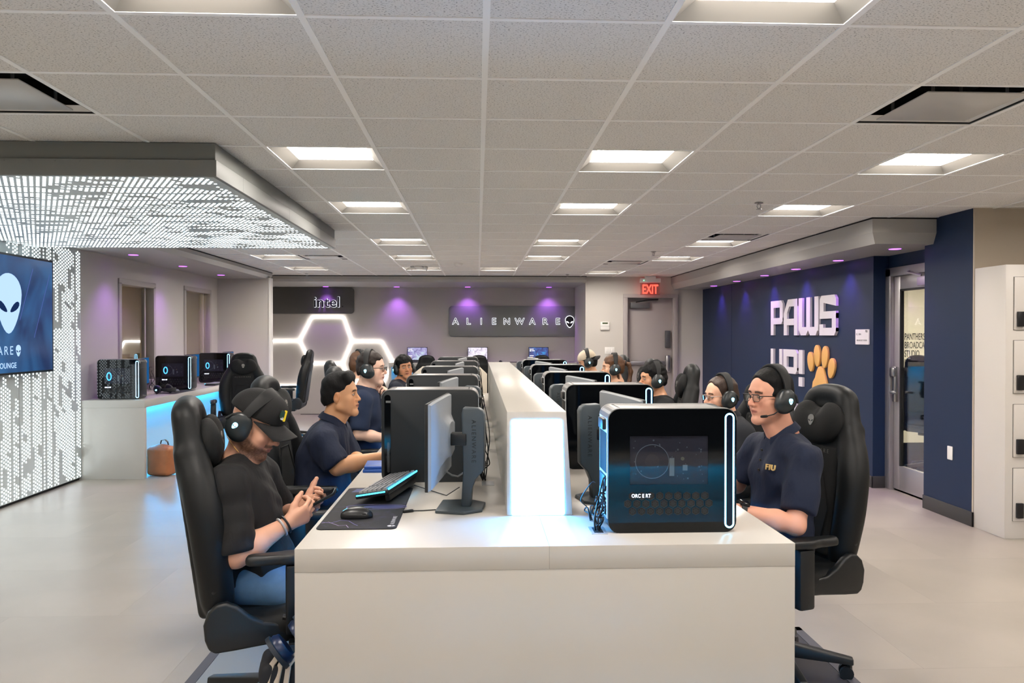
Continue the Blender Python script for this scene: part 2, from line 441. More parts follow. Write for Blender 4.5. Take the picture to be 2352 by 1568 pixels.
# ------------------------------------------------------------------ floor
fl = MB().box((-4.7,-5,-0.05),(7.2,16.4,-0.004)).build('floor', mat('floor_joint', '#8d857b', 0.8)); struct(fl)
TX, TY = 1.22, 0.914
tile = MB().box((-TX/2+0.0003,-TY/2+0.0003,-0.004),(TX/2-0.0003,TY/2-0.0003,0)).mesh('tile'); tile.materials.append(M_FLOOR)
far_t = MB()
for j in range(-6, 20):
    for i in range(-6, 8):
        x = i*TX + (0.61 if j % 2 else 0) + 0.35; y = j*TY + 0.55
        if x-TX/2 < -4.75 or x+TX/2 > 7.9 or y-TY/2 < -5.3 or y+TY/2 > 16.6: pass
        if not (-5.4 < x < 7.9 and -5.4 < y < 16.8): continue
        q = [to_px((x+a*TX/2, y+b*TY/2, 0)) for a in (-1,0,1) for b in (-1,0,1)]
        if any(-60 < p[0] < 2420 and -60 < p[1] < 1650 and p[2] > 0.4 for p in q):
            o = obj('floor_tile', tile, None, fl); o.location = (x, y, 0)
        else: far_t.box((x-TX/2+0.0006,y-TY/2+0.0006,-0.004),(x+TX/2-0.0006,y+TY/2-0.0006,0))
o = far_t.build('floor_tile', M_FLOOR, fl); o['kind'] = 'stuff'

# ------------------------------------------------------------------ ceiling: deck, tees, tiles
ce = MB().box((-4.7,-5,2.90),(7.2,16.4,2.95)).build('ceiling', M_DARK); struct(ce)
LIGHTS = [(-2,-1),(1,-1),(4,-1),(-2,3),(1,3),(4,3),(-2,6),(1,6),(4,6),(-2,10),(1,10),(4,10),(-2,13),(1,13),(4,13),(-5,13),(-5,16),(-2,16),(0,16),(3,17),
          (-2,-5),(1,-5),(4,-5),(-5,-1),(-5,-5),(7,-1),(7,-5),(7,3),(-2,-9),(1,-9),(4,-9),(-5,-9)]
DIFFS = [(3,1),(-4,1),(-4,13),(4,9),(3,14)]
def covered(x, y):
    return (x < -1.5 and 4.5 < y < 8.1) or (x < -3.6 and y > 8.1) or (x > 3.65 and y > 7.1) or (x > 4.2 and y > 6.5) or (x < 2.0 and y > 14.45) or y > 14.6
tl = MB().box((-0.304,-0.304,0),(0.304,0.304,0.014)).mesh('acoustic_tile'); tl.materials.append(M_TILE)
cells = []; rest = MB()
for i in range(-8, 12):
    for j in range(-13, 20):
        if (i,j) in LIGHTS or (i,j) in DIFFS: continue
        x, y = gx(i+0.5), gy(j+0.5)
        if covered(x, y) and covered(x-0.25, y-0.25) and covered(x+0.25, y+0.25): continue
        if x < -4.9 or x > 7.2 or y < -5: continue
        q = [to_px((x+a*0.31, y+b*0.31, ZC)) for a in (-1,1) for b in (-1,1)]
        vis = any(-30 < p[0] < 2380 and -30 < p[1] < 780 and p[2] > 0.4 for p in q)
        ar = (max(p[0] for p in q)-min(p[0] for p in q))*(max(p[1] for p in q)-min(p[1] for p in q)) if vis else 0
        cells.append((ar, x, y))
cells.sort(reverse=True)
for k, (ar, x, y) in enumerate(cells):
    if ar > 0 and k < 300:
        o = obj('ceiling_tile', tl, None, ce); o.location = (x, y, ZC+0.003)
    else: rest.box((x-0.304,y-0.304,ZC+0.003),(x+0.304,y+0.304,ZC+0.017))
o = rest.build('ceiling_tile', M_TILE, ce); o['kind'] = 'stuff'
for i in range(-8, 13):
    x = gx(i)
    if x < -4.7 or x > 7.2: continue
    MB().box((x-0.0125,-5,ZC-0.001),(x+0.0125,16.3,ZC+0.004)).build('ceiling_tee', M_TEE, ce)
for j in range(-12, 20):
    y = gy(j)
    if y > 14.6: continue
    MB().box((-4.7,y-0.011,ZC-0.0003),(7.2,y+0.011,ZC+0.003)).build('ceiling_tee', M_TEE, ce)

# ------------------------------------------------------------------ square recessed lights
def light_meshes():
    b = MB(); o_, i_, zt = 0.298, 0.235, 0.046
    ring = lambda h, z: [(-h,-h,z),(h,-h,z),(h,h,z),(-h,h,z)]
    A, B_, C_, D_ = ring(o_,0), ring(i_,zt), ring(o_,0.012), ring(i_,zt+0.012)
    v = A+B_+C_+D_; f = []
    for k in range(4):
        n = (k+1)%4; f += [(k,n,4+n,4+k), (8+k,12+k,12+n,8+n), (k,8+k,8+n,n), (4+k,4+n,12+n,12+k)]
    b.add(v, f); fr = b.mesh('light_frame'); fr.materials.append(mat('light_trim','#77746f',0.5))
    d = MB().box((-i_-0.004,-i_-0.004,zt+0.001),(i_+0.004,i_+0.004,zt+0.010)).mesh('diffuser'); d.materials.append(M_PANEL)
    return fr, d
LF, LD = light_meshes()
ORD = ['first','second','third','fourth','fifth','sixth','seventh']
ROW = {-5: 'beside the LED canopy', -2: "above the capped man's row", 1: 'above the ring-lit towers', 4: 'in the row beside the navy wall'}
seen = {}
SPECIAL = {(0,16): 'small looking square ceiling light just before the shelf sign with the alien head', (3,17): 'square ceiling light by the wall above the exit door',
           (-5,13): 'far square ceiling light left of the small air vent', (-5,16): 'far square ceiling light before the hexagon wall'}
for (i,j) in LIGHTS:
    lab = SPECIAL.get((i,j))
    if lab is None:
        if j < -1 or i == 7 or (i,j) in ((-5,-1),(4,-1)): seen['b'] = seen.get('b', 0) + 1; lab = 'square ceiling light above or behind the camera, out of the picture, %s of its kind' % (ORD+['eighth','ninth','tenth','eleventh','twelfth','thirteenth','fourteenth'])[seen['b']-1]
        else:
            seen[i] = seen.get(i, 0) + 1
            lab = 'square ceiling light, %s from the camera %s' % (ORD[seen[i]-1], ROW[i])
    t = thing('ceiling_light', lab, 'ceiling light', (gx(i+0.5), gy(j+0.5), ZC+0.002), 0, 'recessed ceiling lights')
    obj('light_frame', LF, None, t); obj('diffuser', LD, None, t)

# ------------------------------------------------------------------ air vents, sprinklers, detectors
def vent(i, j, lab):
    t = thing('air_vent', lab, 'air vent', (gx(i+0.5), gy(j+0.5), ZC+0.002), 0, 'square ceiling air vents')
    b = MB()
    for a in range(4):
        M = Matrix.Rotation(a*PI/2, 4, 'Z'); b.box((-0.298,-0.298,0.0),(0.298,-0.29,0.16), M)
    b.box((-0.298,-0.298,0.16),(0.298,0.298,0.165)); b.build('vent_box', mat('vent_black', '#141414', 0.7), t)
    f = MB()
    for a in range(4):
        M = Matrix.Rotation(a*PI/2, 4, 'Z'); f.add([M @ Vector(p) for p in ((-0.298,-0.298,0),(0.298,-0.298,0),(0.262,-0.262,0.03),(-0.262,-0.262,0.03))], [(0,1,2,3)])
    f.build('vent_frame', M_WHITE, t)
    MB().box((-0.225,-0.225,-0.006),(0.225,0.225,0.0)).build('vent_plate', mat('vent_plate', '#bfbdb9', 0.35), t, 0.002)
    for a in range(4):
        M = Matrix.Rotation(a*PI/2+PI/4, 4, 'Z'); MB().box((0.235,-0.006,0.0),(0.247,0.006,0.16), M).build('vent_bracket', M_GREYM, t)
vent(3,1,'open square air vent with drop plate nearest the lockers'); vent(-4,1,'open square air vent with drop plate above the LED canopy front')
vent(-4,13,'small far air vent behind the LED canopy corner'); vent(4,9,'dark slotted air vent beside the navy wall soffit'); vent(3,14,'far air vent near the red exit sign')
def sprinkler(x, y, lab):
    t = thing('sprinkler', lab, 'sprinkler', (x, y, ZC), 0, 'ceiling sprinklers')
    MB().lathe([(0.034,0.0),(0.034,-0.004),(0.02,-0.012),(0.010,-0.014)], n=20).build('cover_ring', M_CHROME, t, smooth=True)
    b = MB()
    for s in (-1,1): b.tube([(s*0.008,0,-0.01),(s*0.016,0,-0.026),(s*0.010,0,-0.042),(0,0,-0.048)], 0.003, 6)
    b.build('yoke', M_CHROME, t); MB().lathe([(0.002,-0.046),(0.021,-0.05),(0.021,-0.053),(0.002,-0.054)], n=14).build('deflector', M_CHROME, t)
sprinkler(2.28,6.31,'pendant sprinkler between the first two vents by the navy wall'); sprinkler(2.27,10.1,'small far sprinkler before the exit sign'); sprinkler(1.60,14.0,'tiny sprinkler near the corner above the far shelf')
sprinkler(-1.72,8.6,'sprinkler behind the LED canopy edge'); sprinkler(-3.0,14.0,'tiny sprinkler before the hexagon wall')
t = thing('smoke_detector', 'round white smoke detector on the far ceiling', 'smoke detector', (-0.29,11.9,ZC))
MB().lathe([(0.065,0),(0.065,-0.016),(0.05,-0.036),(0.02,-0.04)], n=24).build('body', M_WHITE, t, smooth=True)
t = thing('emergency_lamp', 'white twin emergency lamp hanging under the far ceiling light', 'emergency lamp', (-0.92,12.45,ZC))
MB().lathe([(0.07,0),(0.075,-0.02),(0.06,-0.045),(0.02,-0.05)], n=24).build('body', M_WHITE, t, smooth=True)
for s in (-1,1): MB().cyl((s*0.08,0,-0.02),(s*0.13,-0.01,-0.035),0.03,0.034,14).build('lamp_head', M_WHITE, t)

# ------------------------------------------------------------------ walls
def wall(name, m, *boxes, bevel=0):
    b = MB()
    for lo, hi in boxes: b.box(lo, hi)
    return struct(b.build(name, m, None, bevel))
XL = -4.45
W1, W2 = (10.02, 11.03, 1.0, 2.28), (12.2, 13.3, 1.0, 2.32)
wall('wall_left', M_WALL, ((XL-0.15,9.05,0),(XL,13.85,1.0)), ((XL-0.15,9.05,2.28),(XL,12.2,2.9)), ((XL-0.15,12.2,2.32),(XL,13.85,2.9)),
     ((XL-0.15,9.05,1.0),(XL,10.02,2.28)), ((XL-0.15,11.03,1.0),(XL,12.2,2.28)), ((XL-0.15,13.3,1.0),(XL,13.85,2.32)))
wall('wall_alcove', M_WALL, ((XL,13.7,0),(-3.56,13.85,2.6)))
wall('trim_1', M_WHITE, ((-3.58,13.69,0),(-3.552,13.86,2.6)))
wall('wall_left_rear', M_WALLP, ((-4.75,-5,0),(-4.62,5.0,2.9)), ((-4.75,13.85,0),(-4.62,16.4,2.9)))
wall('wall_far', M_WALL, ((-4.75,16.2,0),(2.05,16.35,2.9)))
DX0, DX1, DZ = 2.75, 3.67, 2.34
wall('wall_far_door', M_WALLP, ((2.0,14.55,0),(DX0,16.35,2.9)), ((DX1,14.55,0),(4.35,14.75,2.9)), ((DX0,14.55,DZ),(DX1,14.75,2.9)), ((DX0,14.72,0),(DX1,14.75,DZ)))
XB = 4.2
wall('wall_right', M_BLUE, ((XB,8.2,0),(XB+0.3,14.55,2.9)), ((XB,6.52,0),(XB+0.3,7.24,2.9)), ((XB+0.17,7.24,2.32),(XB+0.3,8.2,2.9)))
wall('wall_right_beige', M_BEIGE, ((XB+0.002,6.5,0),(7.2,6.52,2.9)))
wall('wall_right_near', M_WALLP, ((7.05,-5,0),(7.2,6.5,2.9)))
wall('wall_rear', mat('charcoal_paint', '#2b2b2d', 0.8), ((-4.75,-5.15,0),(7.2,-5,2.9)))
wall('baseboard_right', M_BASEB, ((XB-0.012,8.188,0),(XB,14.55,0.125)), ((XB-0.012,6.49,0),(XB,7.24,0.125)), ((XB-0.012,8.188,0),(XB+0.17,8.2,0.125)), ((XB-0.012,6.49,0),(XB+0.05,6.5,0.125)), bevel=0.003)
wall('baseboard_far', M_BASEB, ((-3.6,16.19,0),(2.0,16.2,0.012)), ((2.0,14.54,0),(DX0-0.06,14.55,0.1)), ((DX1+0.06,14.54,0),(XB,14.55,0.1)))
# panel joint on the navy wall
wall('trim_2', mat('navy_joint', '#081937', 0.7), ((XB-0.002,12.87,0.125),(XB+0.001,12.885,2.47)))
# soffits: straight fascia above, sloped lip below
def soffit(name, x0, x1, y0, y1, open_sides, drop1, drop2, inset):
    """open_sides: which of -x +x -y +y show; they slope inwards below drop1"""
    b = MB(); b.box((x0,y0,ZC-drop1),(x1,y1,ZC+0.1))
    a0 = x0 + (inset if '-x' in open_sides else 0); a1 = x1 - (inset if '+x' in open_sides else 0); c0 = y0 + (inset if '-y' in open_sides else 0)
    zt, zb = ZC-drop1, ZC-drop2
    b.frustum([(a0,c0,zb),(a1,c0,zb),(a1,y1,zb),(a0,y1,zb)], [(x0,y0,zt),(x1,y0,zt),(x1,y1,zt),(x0,y1,zt)])
    o = struct(b.build(name, M_SOFF))
    e = 0.004; g = MB()
    if '-x' in open_sides: g.box((x0-e,y0-e,ZC-0.012),(x0+0.001,y1,ZC-0.001))
    if '+x' in open_sides: g.box((x1-0.001,y0-e,ZC-0.012),(x1+e,y1,ZC-0.001))
    if '-y' in open_sides: g.box((x0-e,y0-e,ZC-0.012),(x1+e,y0+0.001,ZC-0.001))
    g.build('shadow_gap', M_DARK, o); return o
soffit('trim_3', 3.60, XB+0.17, 7.05, 14.55, ('-x','-y'), 0.135, 0.235, 0.05)
soffit('trim_4', XL-0.1, -3.56, 8.3, 13.86, ('+x',), 0.06, 0.115, 0.05)
soffit('trim_5', -4.6, 2.0, 14.42, 16.2, ('-y',), 0.07, 0.11, 0.05)

# violet downlights in the soffits
def downlight(x, y, z, lab, big=0.055):
    t = thing('downlight', lab, 'downlight', (x,y,z), 0, 'violet soffit downlights')
    MB().lathe([(0.052,0.02),(0.052,-0.001),(0.075,-0.003),(0.078,0.0),(0.078,0.02)], n=28).build('trim_ring', M_SOFF, t, smooth=True)
    MB().lathe([(0.001,0.0),(big,-0.0035),(big,0.004),(0.001,0.004)], n=24).build('lens', M_PURPLE, t)
    ld = bpy.data.lights.new('violet_beam', 'SPOT'); ld.energy = PURPLE_W; ld.color = SPOT_RGB; ld.spot_size = R(100); ld.spot_blend = 0.9; ld.shadow_soft_size = 0.05
    lo = bpy.data.objects.new('violet_beam', ld); COL.objects.link(lo); lo.parent = t; lo.location = (0,0,-0.02)
for k, y in enumerate((7.51,8.72,9.9,11.0,12.2,13.4)): downlight(4.06, y, 2.465, 'violet downlight over the navy wall, %s from the glass door' % ORD[k])
for k, y in enumerate((9.64,11.23,12.87)): downlight(-4.12, y, 2.585, 'violet downlight over the alcove counter, %s from the LED wall' % ORD[k])
for k, x in enumerate((-3.05,-1.63,-0.2,1.45)): downlight(x, 16.0, 2.59, 'violet downlight over the far wall, %s from the hexagons' % ORD[k])

# ------------------------------------------------------------------ alcove windows with the beige room behind
def window(n, y0, y1, z0, z1):
    t = thing('window_%d' % n, 'interior window with pale frame in the alcove wall', 'window'); struct(t); del t['category']
    b = MB(); x0, x1 = XL-0.15, XL+0.018
    for lo, hi in (((y0-0.05,z1-0.02),(y1+0.05,z1+0.05)), ((y0-0.05,z0-0.05),(y1+0.05,z0+0.02)), ((y0-0.05,z0),(y0+0.02,z1)), ((y1-0.02,z0),(y1+0.05,z1))):
        b.box((x0,lo[0],lo[1]),(x1,hi[0],hi[1]))
    b.build('window_frame', mat('frame_grey', '#a7a29c', 0.5), t, 0.004)
    MB().box((XL-0.10,y1-0.14,z0),(XL-0.06,y1-0.10,z1)).build('mullion', mat('frame_grey', '#a7a29c', 0.5), t)
    MB().box((XL-0.082,y0,z0),(XL-0.076,y1,z1)).build('pane', M_GLASS, t)
window(1, *W1); window(2, *W2)
wall('wall_side_room', mat('cream_paint', '#cdbb9c', 0.8), ((-5.9,8.6,0),(-5.8,14.8,2.9)), ((-5.8,8.6,0),(-4.6,8.7,2.9)), ((-5.8,14.7,0),(-4.6,14.8,2.9)), ((-5.9,8.6,2.5),(-4.6,14.8,2.6)), ((-5.9,8.6,-0.02),(-4.7,14.8,0.0)))
t = thing('ceiling_light', 'ceiling light of the cream room behind the alcove windows', 'ceiling light', (-5.25,11.6,2.5))
MB().box((-0.3,-0.6,-0.03),(0.3,0.6,0.0)).build('light_frame', M_WHITE, t); MB().box((-0.26,-0.56,-0.034),(0.26,0.56,-0.03)).build('diffuser', emat('warm_panel', '#ffe3b8', 15.0, True), t)

# ------------------------------------------------------------------ exit door
t = thing('door_1', 'grey exit door with push bar', 'door'); struct(t); del t['category']
DM = mat('door_grey', '#aca4a2', 0.5)
b = MB()
for lo, hi in (((DX0-0.05,14.50,0),(DX0+0.03,14.72,DZ-0.03)), ((DX1-0.03,14.50,0),(DX1+0.05,14.72,DZ-0.03)), ((DX0-0.05,14.50,DZ-0.03),(DX1+0.05,14.72,DZ+0.04))): b.box(lo, hi)
b.build('door_frame', DM, t, 0.004)
MB().box((DX0+0.03,14.66,0.01),(DX1-0.03,14.70,DZ-0.03)).build('door_leaf', DM, t, 0.003)
MB().box((DX0+0.10,14.60,1.06),(DX1-0.10,14.64,1.13)).build('push_bar', mat('bar_steel', '#8d8a90', 0.35, 0.8), t, 0.006)
MB().box((DX1-0.16,14.56,0.93),(DX1-0.07,14.66,1.24)).build('latch_case', M_CHROME, t, 0.02)
MB().box((DX1-0.16,14.60,1.38),(DX1-0.06,14.66,1.70)).build('card_reader', mat('reader_grey', '#4a4a4e', 0.4), t, 0.012)
MB().box((DX0+0.10,14.58,DZ-0.22),(DX0+0.46,14.66,DZ-0.12)).build('door_closer', mat('closer_grey', '#66686b', 0.4, 0.4), t, 0.006)
MB().tube([(DX0+0.2,14.60,DZ-0.11),(DX0+0.42,14.54,DZ-0.07),(DX0+0.62,14.6,DZ-0.06)], 0.012, 6).build('closer_arm', M_BLACK, t)
# exit sign, thermostat, light switches
t = thing('exit_sign', 'clear exit sign with glowing red letters above the grey door', 'exit sign', (3.17,14.38,2.70))
MB().box((-0.10,-0.05,-0.05),(0.10,0.05,0.0)).build('mount', M_WHITE, t, 0.006); MB().box((-0.19,-0.045,-0.12),(0.19,0.045,-0.04)).build('housing', M_WHITE, t, 0.012)
MB().box((-0.18,-0.006,-0.345),(0.18,0.006,-0.11)).build('pane', glassmat('acrylic', '#f4dedb', 0.08), t)
letter('lettering', 'EXIT', 0.235, emat('exit_red', '#ff3b2e', 3.0, True), t, frame((0,-0.009,-0.318),(1,0,0),(0,0,1)), 0.002, 'CENTER', 0.98, 0.005, 0.62)
MB().cyl((-0.125,-0.046,-0.08),(-0.125,-0.05,-0.08),0.008,n=10).build('status_light', emat('green_led', '#58ffa0', 4), t)
t = thing('thermostat', 'small white wall controller with dark display beside the exit door', 'thermostat', (2.36,14.55,1.79))
MB().box((-0.085,-0.035,-0.075),(0.085,0,0.075)).build('body', M_WHITE, t, 0.008); MB().box((-0.05,-0.038,0.035),(0.05,-0.034,0.06)).build('display', mat('lcd', '#35461f', 0.3), t)
MB().box((-0.085,-0.038,-0.008),(0.085,-0.034,-0.004)).build('flap_joint', M_GREYM, t)
t = thing('light_switch', 'white three-gang light switch under the thermostat', 'light switch', (2.45,14.55,1.33))
MB().box((-0.09,-0.008,-0.065),(0.09,0,0.065)).build('plate', M_WHITE, t, 0.004)
for s in (-1,0,1): MB().box((s*0.046-0.016,-0.014,-0.035),(s*0.046+0.016,-0.007,0.035)).build('rocker', M_WHITE, t, 0.003)

# ------------------------------------------------------------------ glass door to the studio
t = thing('door_2', 'aluminium glass door with closer', 'door'); struct(t); del t['category']
AL = mat('aluminium', '#b7b3b4', 0.38, 0.75); XD = XB+0.17
b = MB()
for lo, hi in (((XD-0.04,8.10,0),(XD+0.10,8.2,2.32)), ((XD-0.04,7.16,0),(XD+0.10,7.24,2.32)), ((XD-0.04,7.2,2.24),(XD+0.10,8.2,2.33))): b.box(lo, hi)
b.build('door_frame', AL, t, 0.004)
b = MB(); x0, x1 = XD, XD+0.045
for lo, hi in (((x0,7.98,0.02),(x1,8.095,2.235)), ((x0,7.245,0.02),(x1,7.36,2.235)), ((x0,7.36,2.10),(x1,7.98,2.235)), ((x0,7.36,0.02),(x1,7.98,0.27))): b.box(lo, hi)
b.build('door_leaf', AL, t, 0.003)
b = MB()
for lo, hi in (((x0-0.002,7.955,0.27),(x0+0.03,7.98,2.10)), ((x0-0.002,7.36,2.08),(x0+0.03,7.98,2.10)), ((x0-0.002,7.36,0.27),(x0+0.03,7.385,2.10))): b.box(lo, hi)
b.build('gasket', M_BLACK, t)
MB().box((x0+0.018,7.36,0.27),(x0+0.026,7.98,2.10)).build('pane', M_GLASS, t)
MB().box((x0-0.035,8.0,0.93),(x0,8.07,1.30)).build('handle_plate', M_CHROME, t, 0.01)
MB().box((x0-0.06,7.99,1.19),(x0-0.03,8.085,1.29)).build('keypad_knob', M_CHROME, t, 0.02)
MB().tube([(x0-0.02,8.03,1.03),(x0-0.07,8.03,1.03),(x0-0.075,7.99,1.03),(x0-0.072,7.90,1.03)], 0.013, 8).build('lever', M_CHROME, t, smooth=True)
MB().box((x0-0.07,7.30,2.11),(x0,7.55,2.20)).build('door_closer', AL, t, 0.008); MB().tube([(x0-0.05,7.5,2.21),(x0-0.10,7.66,2.25),(x0-0.03,7.75,2.265)],0.012,6).build('closer_arm', AL, t)
# studio behind it
SR = mat('studio_cream', '#d6cfc0', 0.8)
for nm, bx in (('wall_studio_far',((4.5,11.6,0),(9.4,11.7,2.9))),('wall_studio_side',((9.3,7.0,0),(9.4,11.6,2.9))),('wall_studio_near',((4.5,6.9,0),(9.4,7.0,2.9))),('ceiling_studio',((4.5,6.9,2.6),(9.4,11.7,2.7)))): wall(nm, SR, bx)
wall('floor_studio', M_FLOOR, ((4.38,6.9,-0.02),(9.4,11.7,0.0)))
t = thing('ceiling_light', 'ceiling light inside the studio behind the glass door', 'ceiling light', (6.4,9.6,2.6))
MB().box((-0.5,-0.5,-0.03),(0.5,0.5,0.0)).build('light_frame', M_WHITE, t); MB().box((-0.45,-0.45,-0.034),(0.45,0.45,-0.03)).build('diffuser', emat('studio_panel', '#fff0d8', 60.0, True), t)
LK = mat('black_vinyl', '#1c1c1c', 0.6)
t = thing('wall_lettering', 'black studio name lettering on the cream wall behind the glass door', 'lettering', (6.42,11.595,1.55))
for k, (s, sz) in enumerate((('PANTHERS',0.142),('BROADCAST',0.142),('STUDIO',0.142),('POWERED BY | intel',0.108))):
    letter('text_line', s, sz, LK, t, frame((0,0,(0.0,-0.128,-0.256,-0.37)[k]),(1,0,0),(0,0,1)), 0.001, 'LEFT', 1.0, 0.001, 0.46)

# ------------------------------------------------------------------ navy wall lettering, paw, plaque
WL = mat('sign_white', '#dcd8de', 0.4)
def strokes(name, parent, y0, z0, w_, h_, segs, th=0.095, d=0.03):
    """block letter on the navy wall; segs are boxes or polygons in unit cell coords (u to the right in view = -Y)"""
    b = MB()
    for n_, sg in enumerate(segs):
        pts = [(sg[0],sg[1]),(sg[2],sg[1]),(sg[2],sg[3]),(sg[0],sg[3])] if not hasattr(sg[0],'__len__') else sg
        b.prism([(y0-p[0]*w_, z0+p[1]*h_) for p in pts], XB-d-0.0008*n_, XB-0.001, 0)
    return b.build(name, WL, parent)
T = 0.24
P_ = [(0,0,T,1),[(T,0.80),(0.82,0.80),(1,0.9),(0.88,1),(T,1)],[(1-T,0.4),(1,0.4),(1,0.9),(1-T,0.82)],[(T,0.32),(0.9,0.32),(1,0.42),(1,0.5),(T,0.5)]]
A_ = [[(0,0),(T,0),(T,0.62),(0.42,0.82),(0.30,1),(0,0.62)],[(1-T,0),(1,0),(1,1),(1-T,1)],[(0.30,1),(0.40,0.80),(1,0.80),(1,1)],(T,0.28,1-T,0.46)]
W_ = [(0,0.12,0.19,1),(0.405,0.12,0.595,1),(0.81,0.12,1,1),[(0,0.2),(0.12,0),(0.40,0),(0.5,0.14),(0.5,0.22),(0,0.22)],[(0.5,0.22),(0.5,0.14),(0.60,0),(0.88,0),(1,0.2),(1,0.22)]]
S_ = [[(0,0.55),(T,0.55),(T,1),(0.1,1),(0,0.9)],[(T,0.82),(1,0.72),(1,0.9),(0.9,1),(T,1)],(0,0.42,1,0.60),[(1-T,0.1),(1,0.1),(1,0.55),(1-T,0.55)],[(0,0.12),(0,0),(0.9,0),(1,0.1),(1,0.19),(0,0.19)],(0,0,T,0.28)]
U_ = [(0,0.1,T,1),(1-T,0.1,1,1),[(0,0.1),(0.1,0),(0.9,0),(1,0.1),(1,0.19),(0,0.19)]]
E_ = [(0,0.34,1,1),(0,0,1,0.25)]
t = thing('wall_lettering', 'raised white block letters on the navy wall above the paw', 'lettering')
y = 11.05
for sg, ww in ((P_,0.44),(A_,0.46),(W_,0.60),(S_,0.44)):
    strokes('letter', t, y, 1.62, ww, 0.48, sg); y -= ww + 0.035
y = 11.05
for sg, ww in ((U_,0.42),(P_,0.46),(E_,0.12)):
    strokes('letter', t, y, 0.96, ww, 0.47, sg); y -= ww + 0.05
strokes('letter', t, 10.25, 0.30, 0.40, 0.46, [(0,0.4,T,1)])
GOLD = mat('paw_gold', '#e0ad62', 0.5)
t = thing('paw_emblem', 'gold paw print emblem raised on the navy wall', 'emblem')
def wblob(name, cy, cz, a, bb, tilt, pts=None):
    p = pts or [(a*math.cos(2*PI*k/22), bb*math.sin(2*PI*k/22)*(1-0.12*math.sin(2*PI*k/22))) for k in range(22)]
    c, s = math.cos(R(tilt)), math.sin(R(tilt))
    MB().prism([(cy-(x*c-z*s), cz+(x*s+z*c)) for x, z in p], XB-0.03, XB-0.001, 0).build(name, GOLD, t, 0.004)
wblob('toe',9.72,1.305,0.085,0.125,12); wblob('toe',9.53,1.385,0.085,0.135,4); wblob('toe',9.31,1.375,0.085,0.135,-10); wblob('toe',9.13,1.245,0.085,0.125,-22)
pad = [(-0.06,0.17),(0.0,0.185),(0.08,0.16),(0.12,0.09),(0.16,0.03),(0.21,-0.04),(0.22,-0.12),(0.19,-0.18),(0.12,-0.19),(0.04,-0.165),(-0.04,-0.165),(-0.12,-0.19),(-0.19,-0.18),(-0.22,-0.12),(-0.20,-0.03),(-0.14,0.03),(-0.11,0.1)]
wblob('pad',9.44,1.06,0,0,-4,pad)
t = thing('room_plaque', 'small white room plaque on the navy wall beside the paw', 'sign')
MB().prism(rrect(0.30,0.165,0.008,3,(8.42,1.605)), XB-0.012, XB-0.001, 0).build('plate', M_WHITE, t)
PF = lambda y, z: frame((XB-0.0125, y, z), (0,-1,0), (0,0,1))
letter('text_line', 'FIU', 0.035, LK, t, PF(8.345,1.655), 0.0003, bold=0.001); letter('text_line', 'EC, 100H', 0.028, LK, t, PF(8.55,1.625), 0.0003); letter('text_line', 'BROADCAST STUDIO', 0.024, LK, t, PF(8.54,1.56), 0.0003)
t = thing('wall_plate', 'blank white cover plate low on the navy pier', 'wall plate')
MB().prism(rrect(0.075,0.12,0.006,3,(6.82,0.58)), XB-0.008, XB-0.001, 0).build('plate', M_WHITE, t, 0.002)

# ------------------------------------------------------------------ lockers
LKM = mat('locker_white', '#d3cdc6', 0.4)
def locker(x0, lab):
    t = thing('locker_column', lab, 'locker', (x0,6.09,0), 0, 'white lockers')
    MB().box((0,0.012,0.0),(0.5,0.405,2.19)).build('cabinet_body', LKM, t, 0.003)
    for z0 in (0.145,0.655,1.165,1.67):
        d = MB().box((0.065,0.0,z0),(0.48,0.014,z0+0.42)).build('locker_door', LKM, t, 0.002)
        MB().box((0.062,0.0105,z0-0.003),(0.483,0.0125,z0+0.423)).build('door_gap', mat('gap_grey','#4c4843',0.8), d)
        k = MB().box((0.082,-0.024,z0+0.025),(0.135,0.0,z0+0.145)).build('keypad_lock', mat('lock_black', '#17171a', 0.35), d, 0.004)
locker(4.203,'tall white locker column with black keypad locks beside the navy pier'); locker(4.707,'second white locker column, beyond the picture edge')
# ------------------------------------------------------------------ LED wall, canopy, screen
def led_runs(n, seed):
    rs = random.Random(seed); out = []; on = rs.random() < 0.7; k = 0
    dens = rs.choice((0.35, 0.6, 0.85, 0.95))
    while k < n:
        L = rs.randint(4, 26) if on else rs.randint(1, int(3 + 16*(1-dens)))
        if on: out += list(range(k, min(n, k+L)))
        k += L; on = not on
    return out
def led_dots(n_col, n_row, place, r=0.0096, p=0.036, seed=0):
    P = []; 
    for c in range(n_col):
        s_prev = led_runs(n_row, seed*1000 + c//2) if c % 2 == 0 else s_prev
        keep = s_prev if c % 2 == 0 else [q for q in s_prev if random.Random(seed*7777+c).random() > 0.35]
        for q in keep: P.append(place((c+0.5)*p*0.92, (q+(0.5 if c % 2 else 0.0)+0.25)*p))
    n = 8; vs = []; fs = []
    for (o, u, v) in P:
        k = len(vs); vs += [(o[0]+r*(math.cos(2*PI*i/n)*u[0]+math.sin(2*PI*i/n)*v[0]), o[1]+r*(math.cos(2*PI*i/n)*u[1]+math.sin(2*PI*i/n)*v[1]), o[2]+r*(math.cos(2*PI*i/n)*u[2]+math.sin(2*PI*i/n)*v[2])) for i in range(n)]
        fs.append(tuple(range(k, k+n)))
    me = bpy.data.meshes.new('led_dots'); me.from_pydata(vs, [], fs); return me
M_PERF = mat('perforated_panel', '#c3cac9', 0.45)
t = thing('led_wall', 'perforated wall panel lit by columns of white light dots', 'light wall', (-4.45,9.05,0))
MB().box((-0.15,-6.0,0.03),(0,0,2.51)).build('panel', M_PERF, t); MB().box((-0.15,-0.9,2.51),(0,0,2.584)).build('panel', M_PERF, t); MB().box((-0.12,-6.0,0.0),(-0.02,-0.01,0.03)).build('plinth', M_DARK, t)
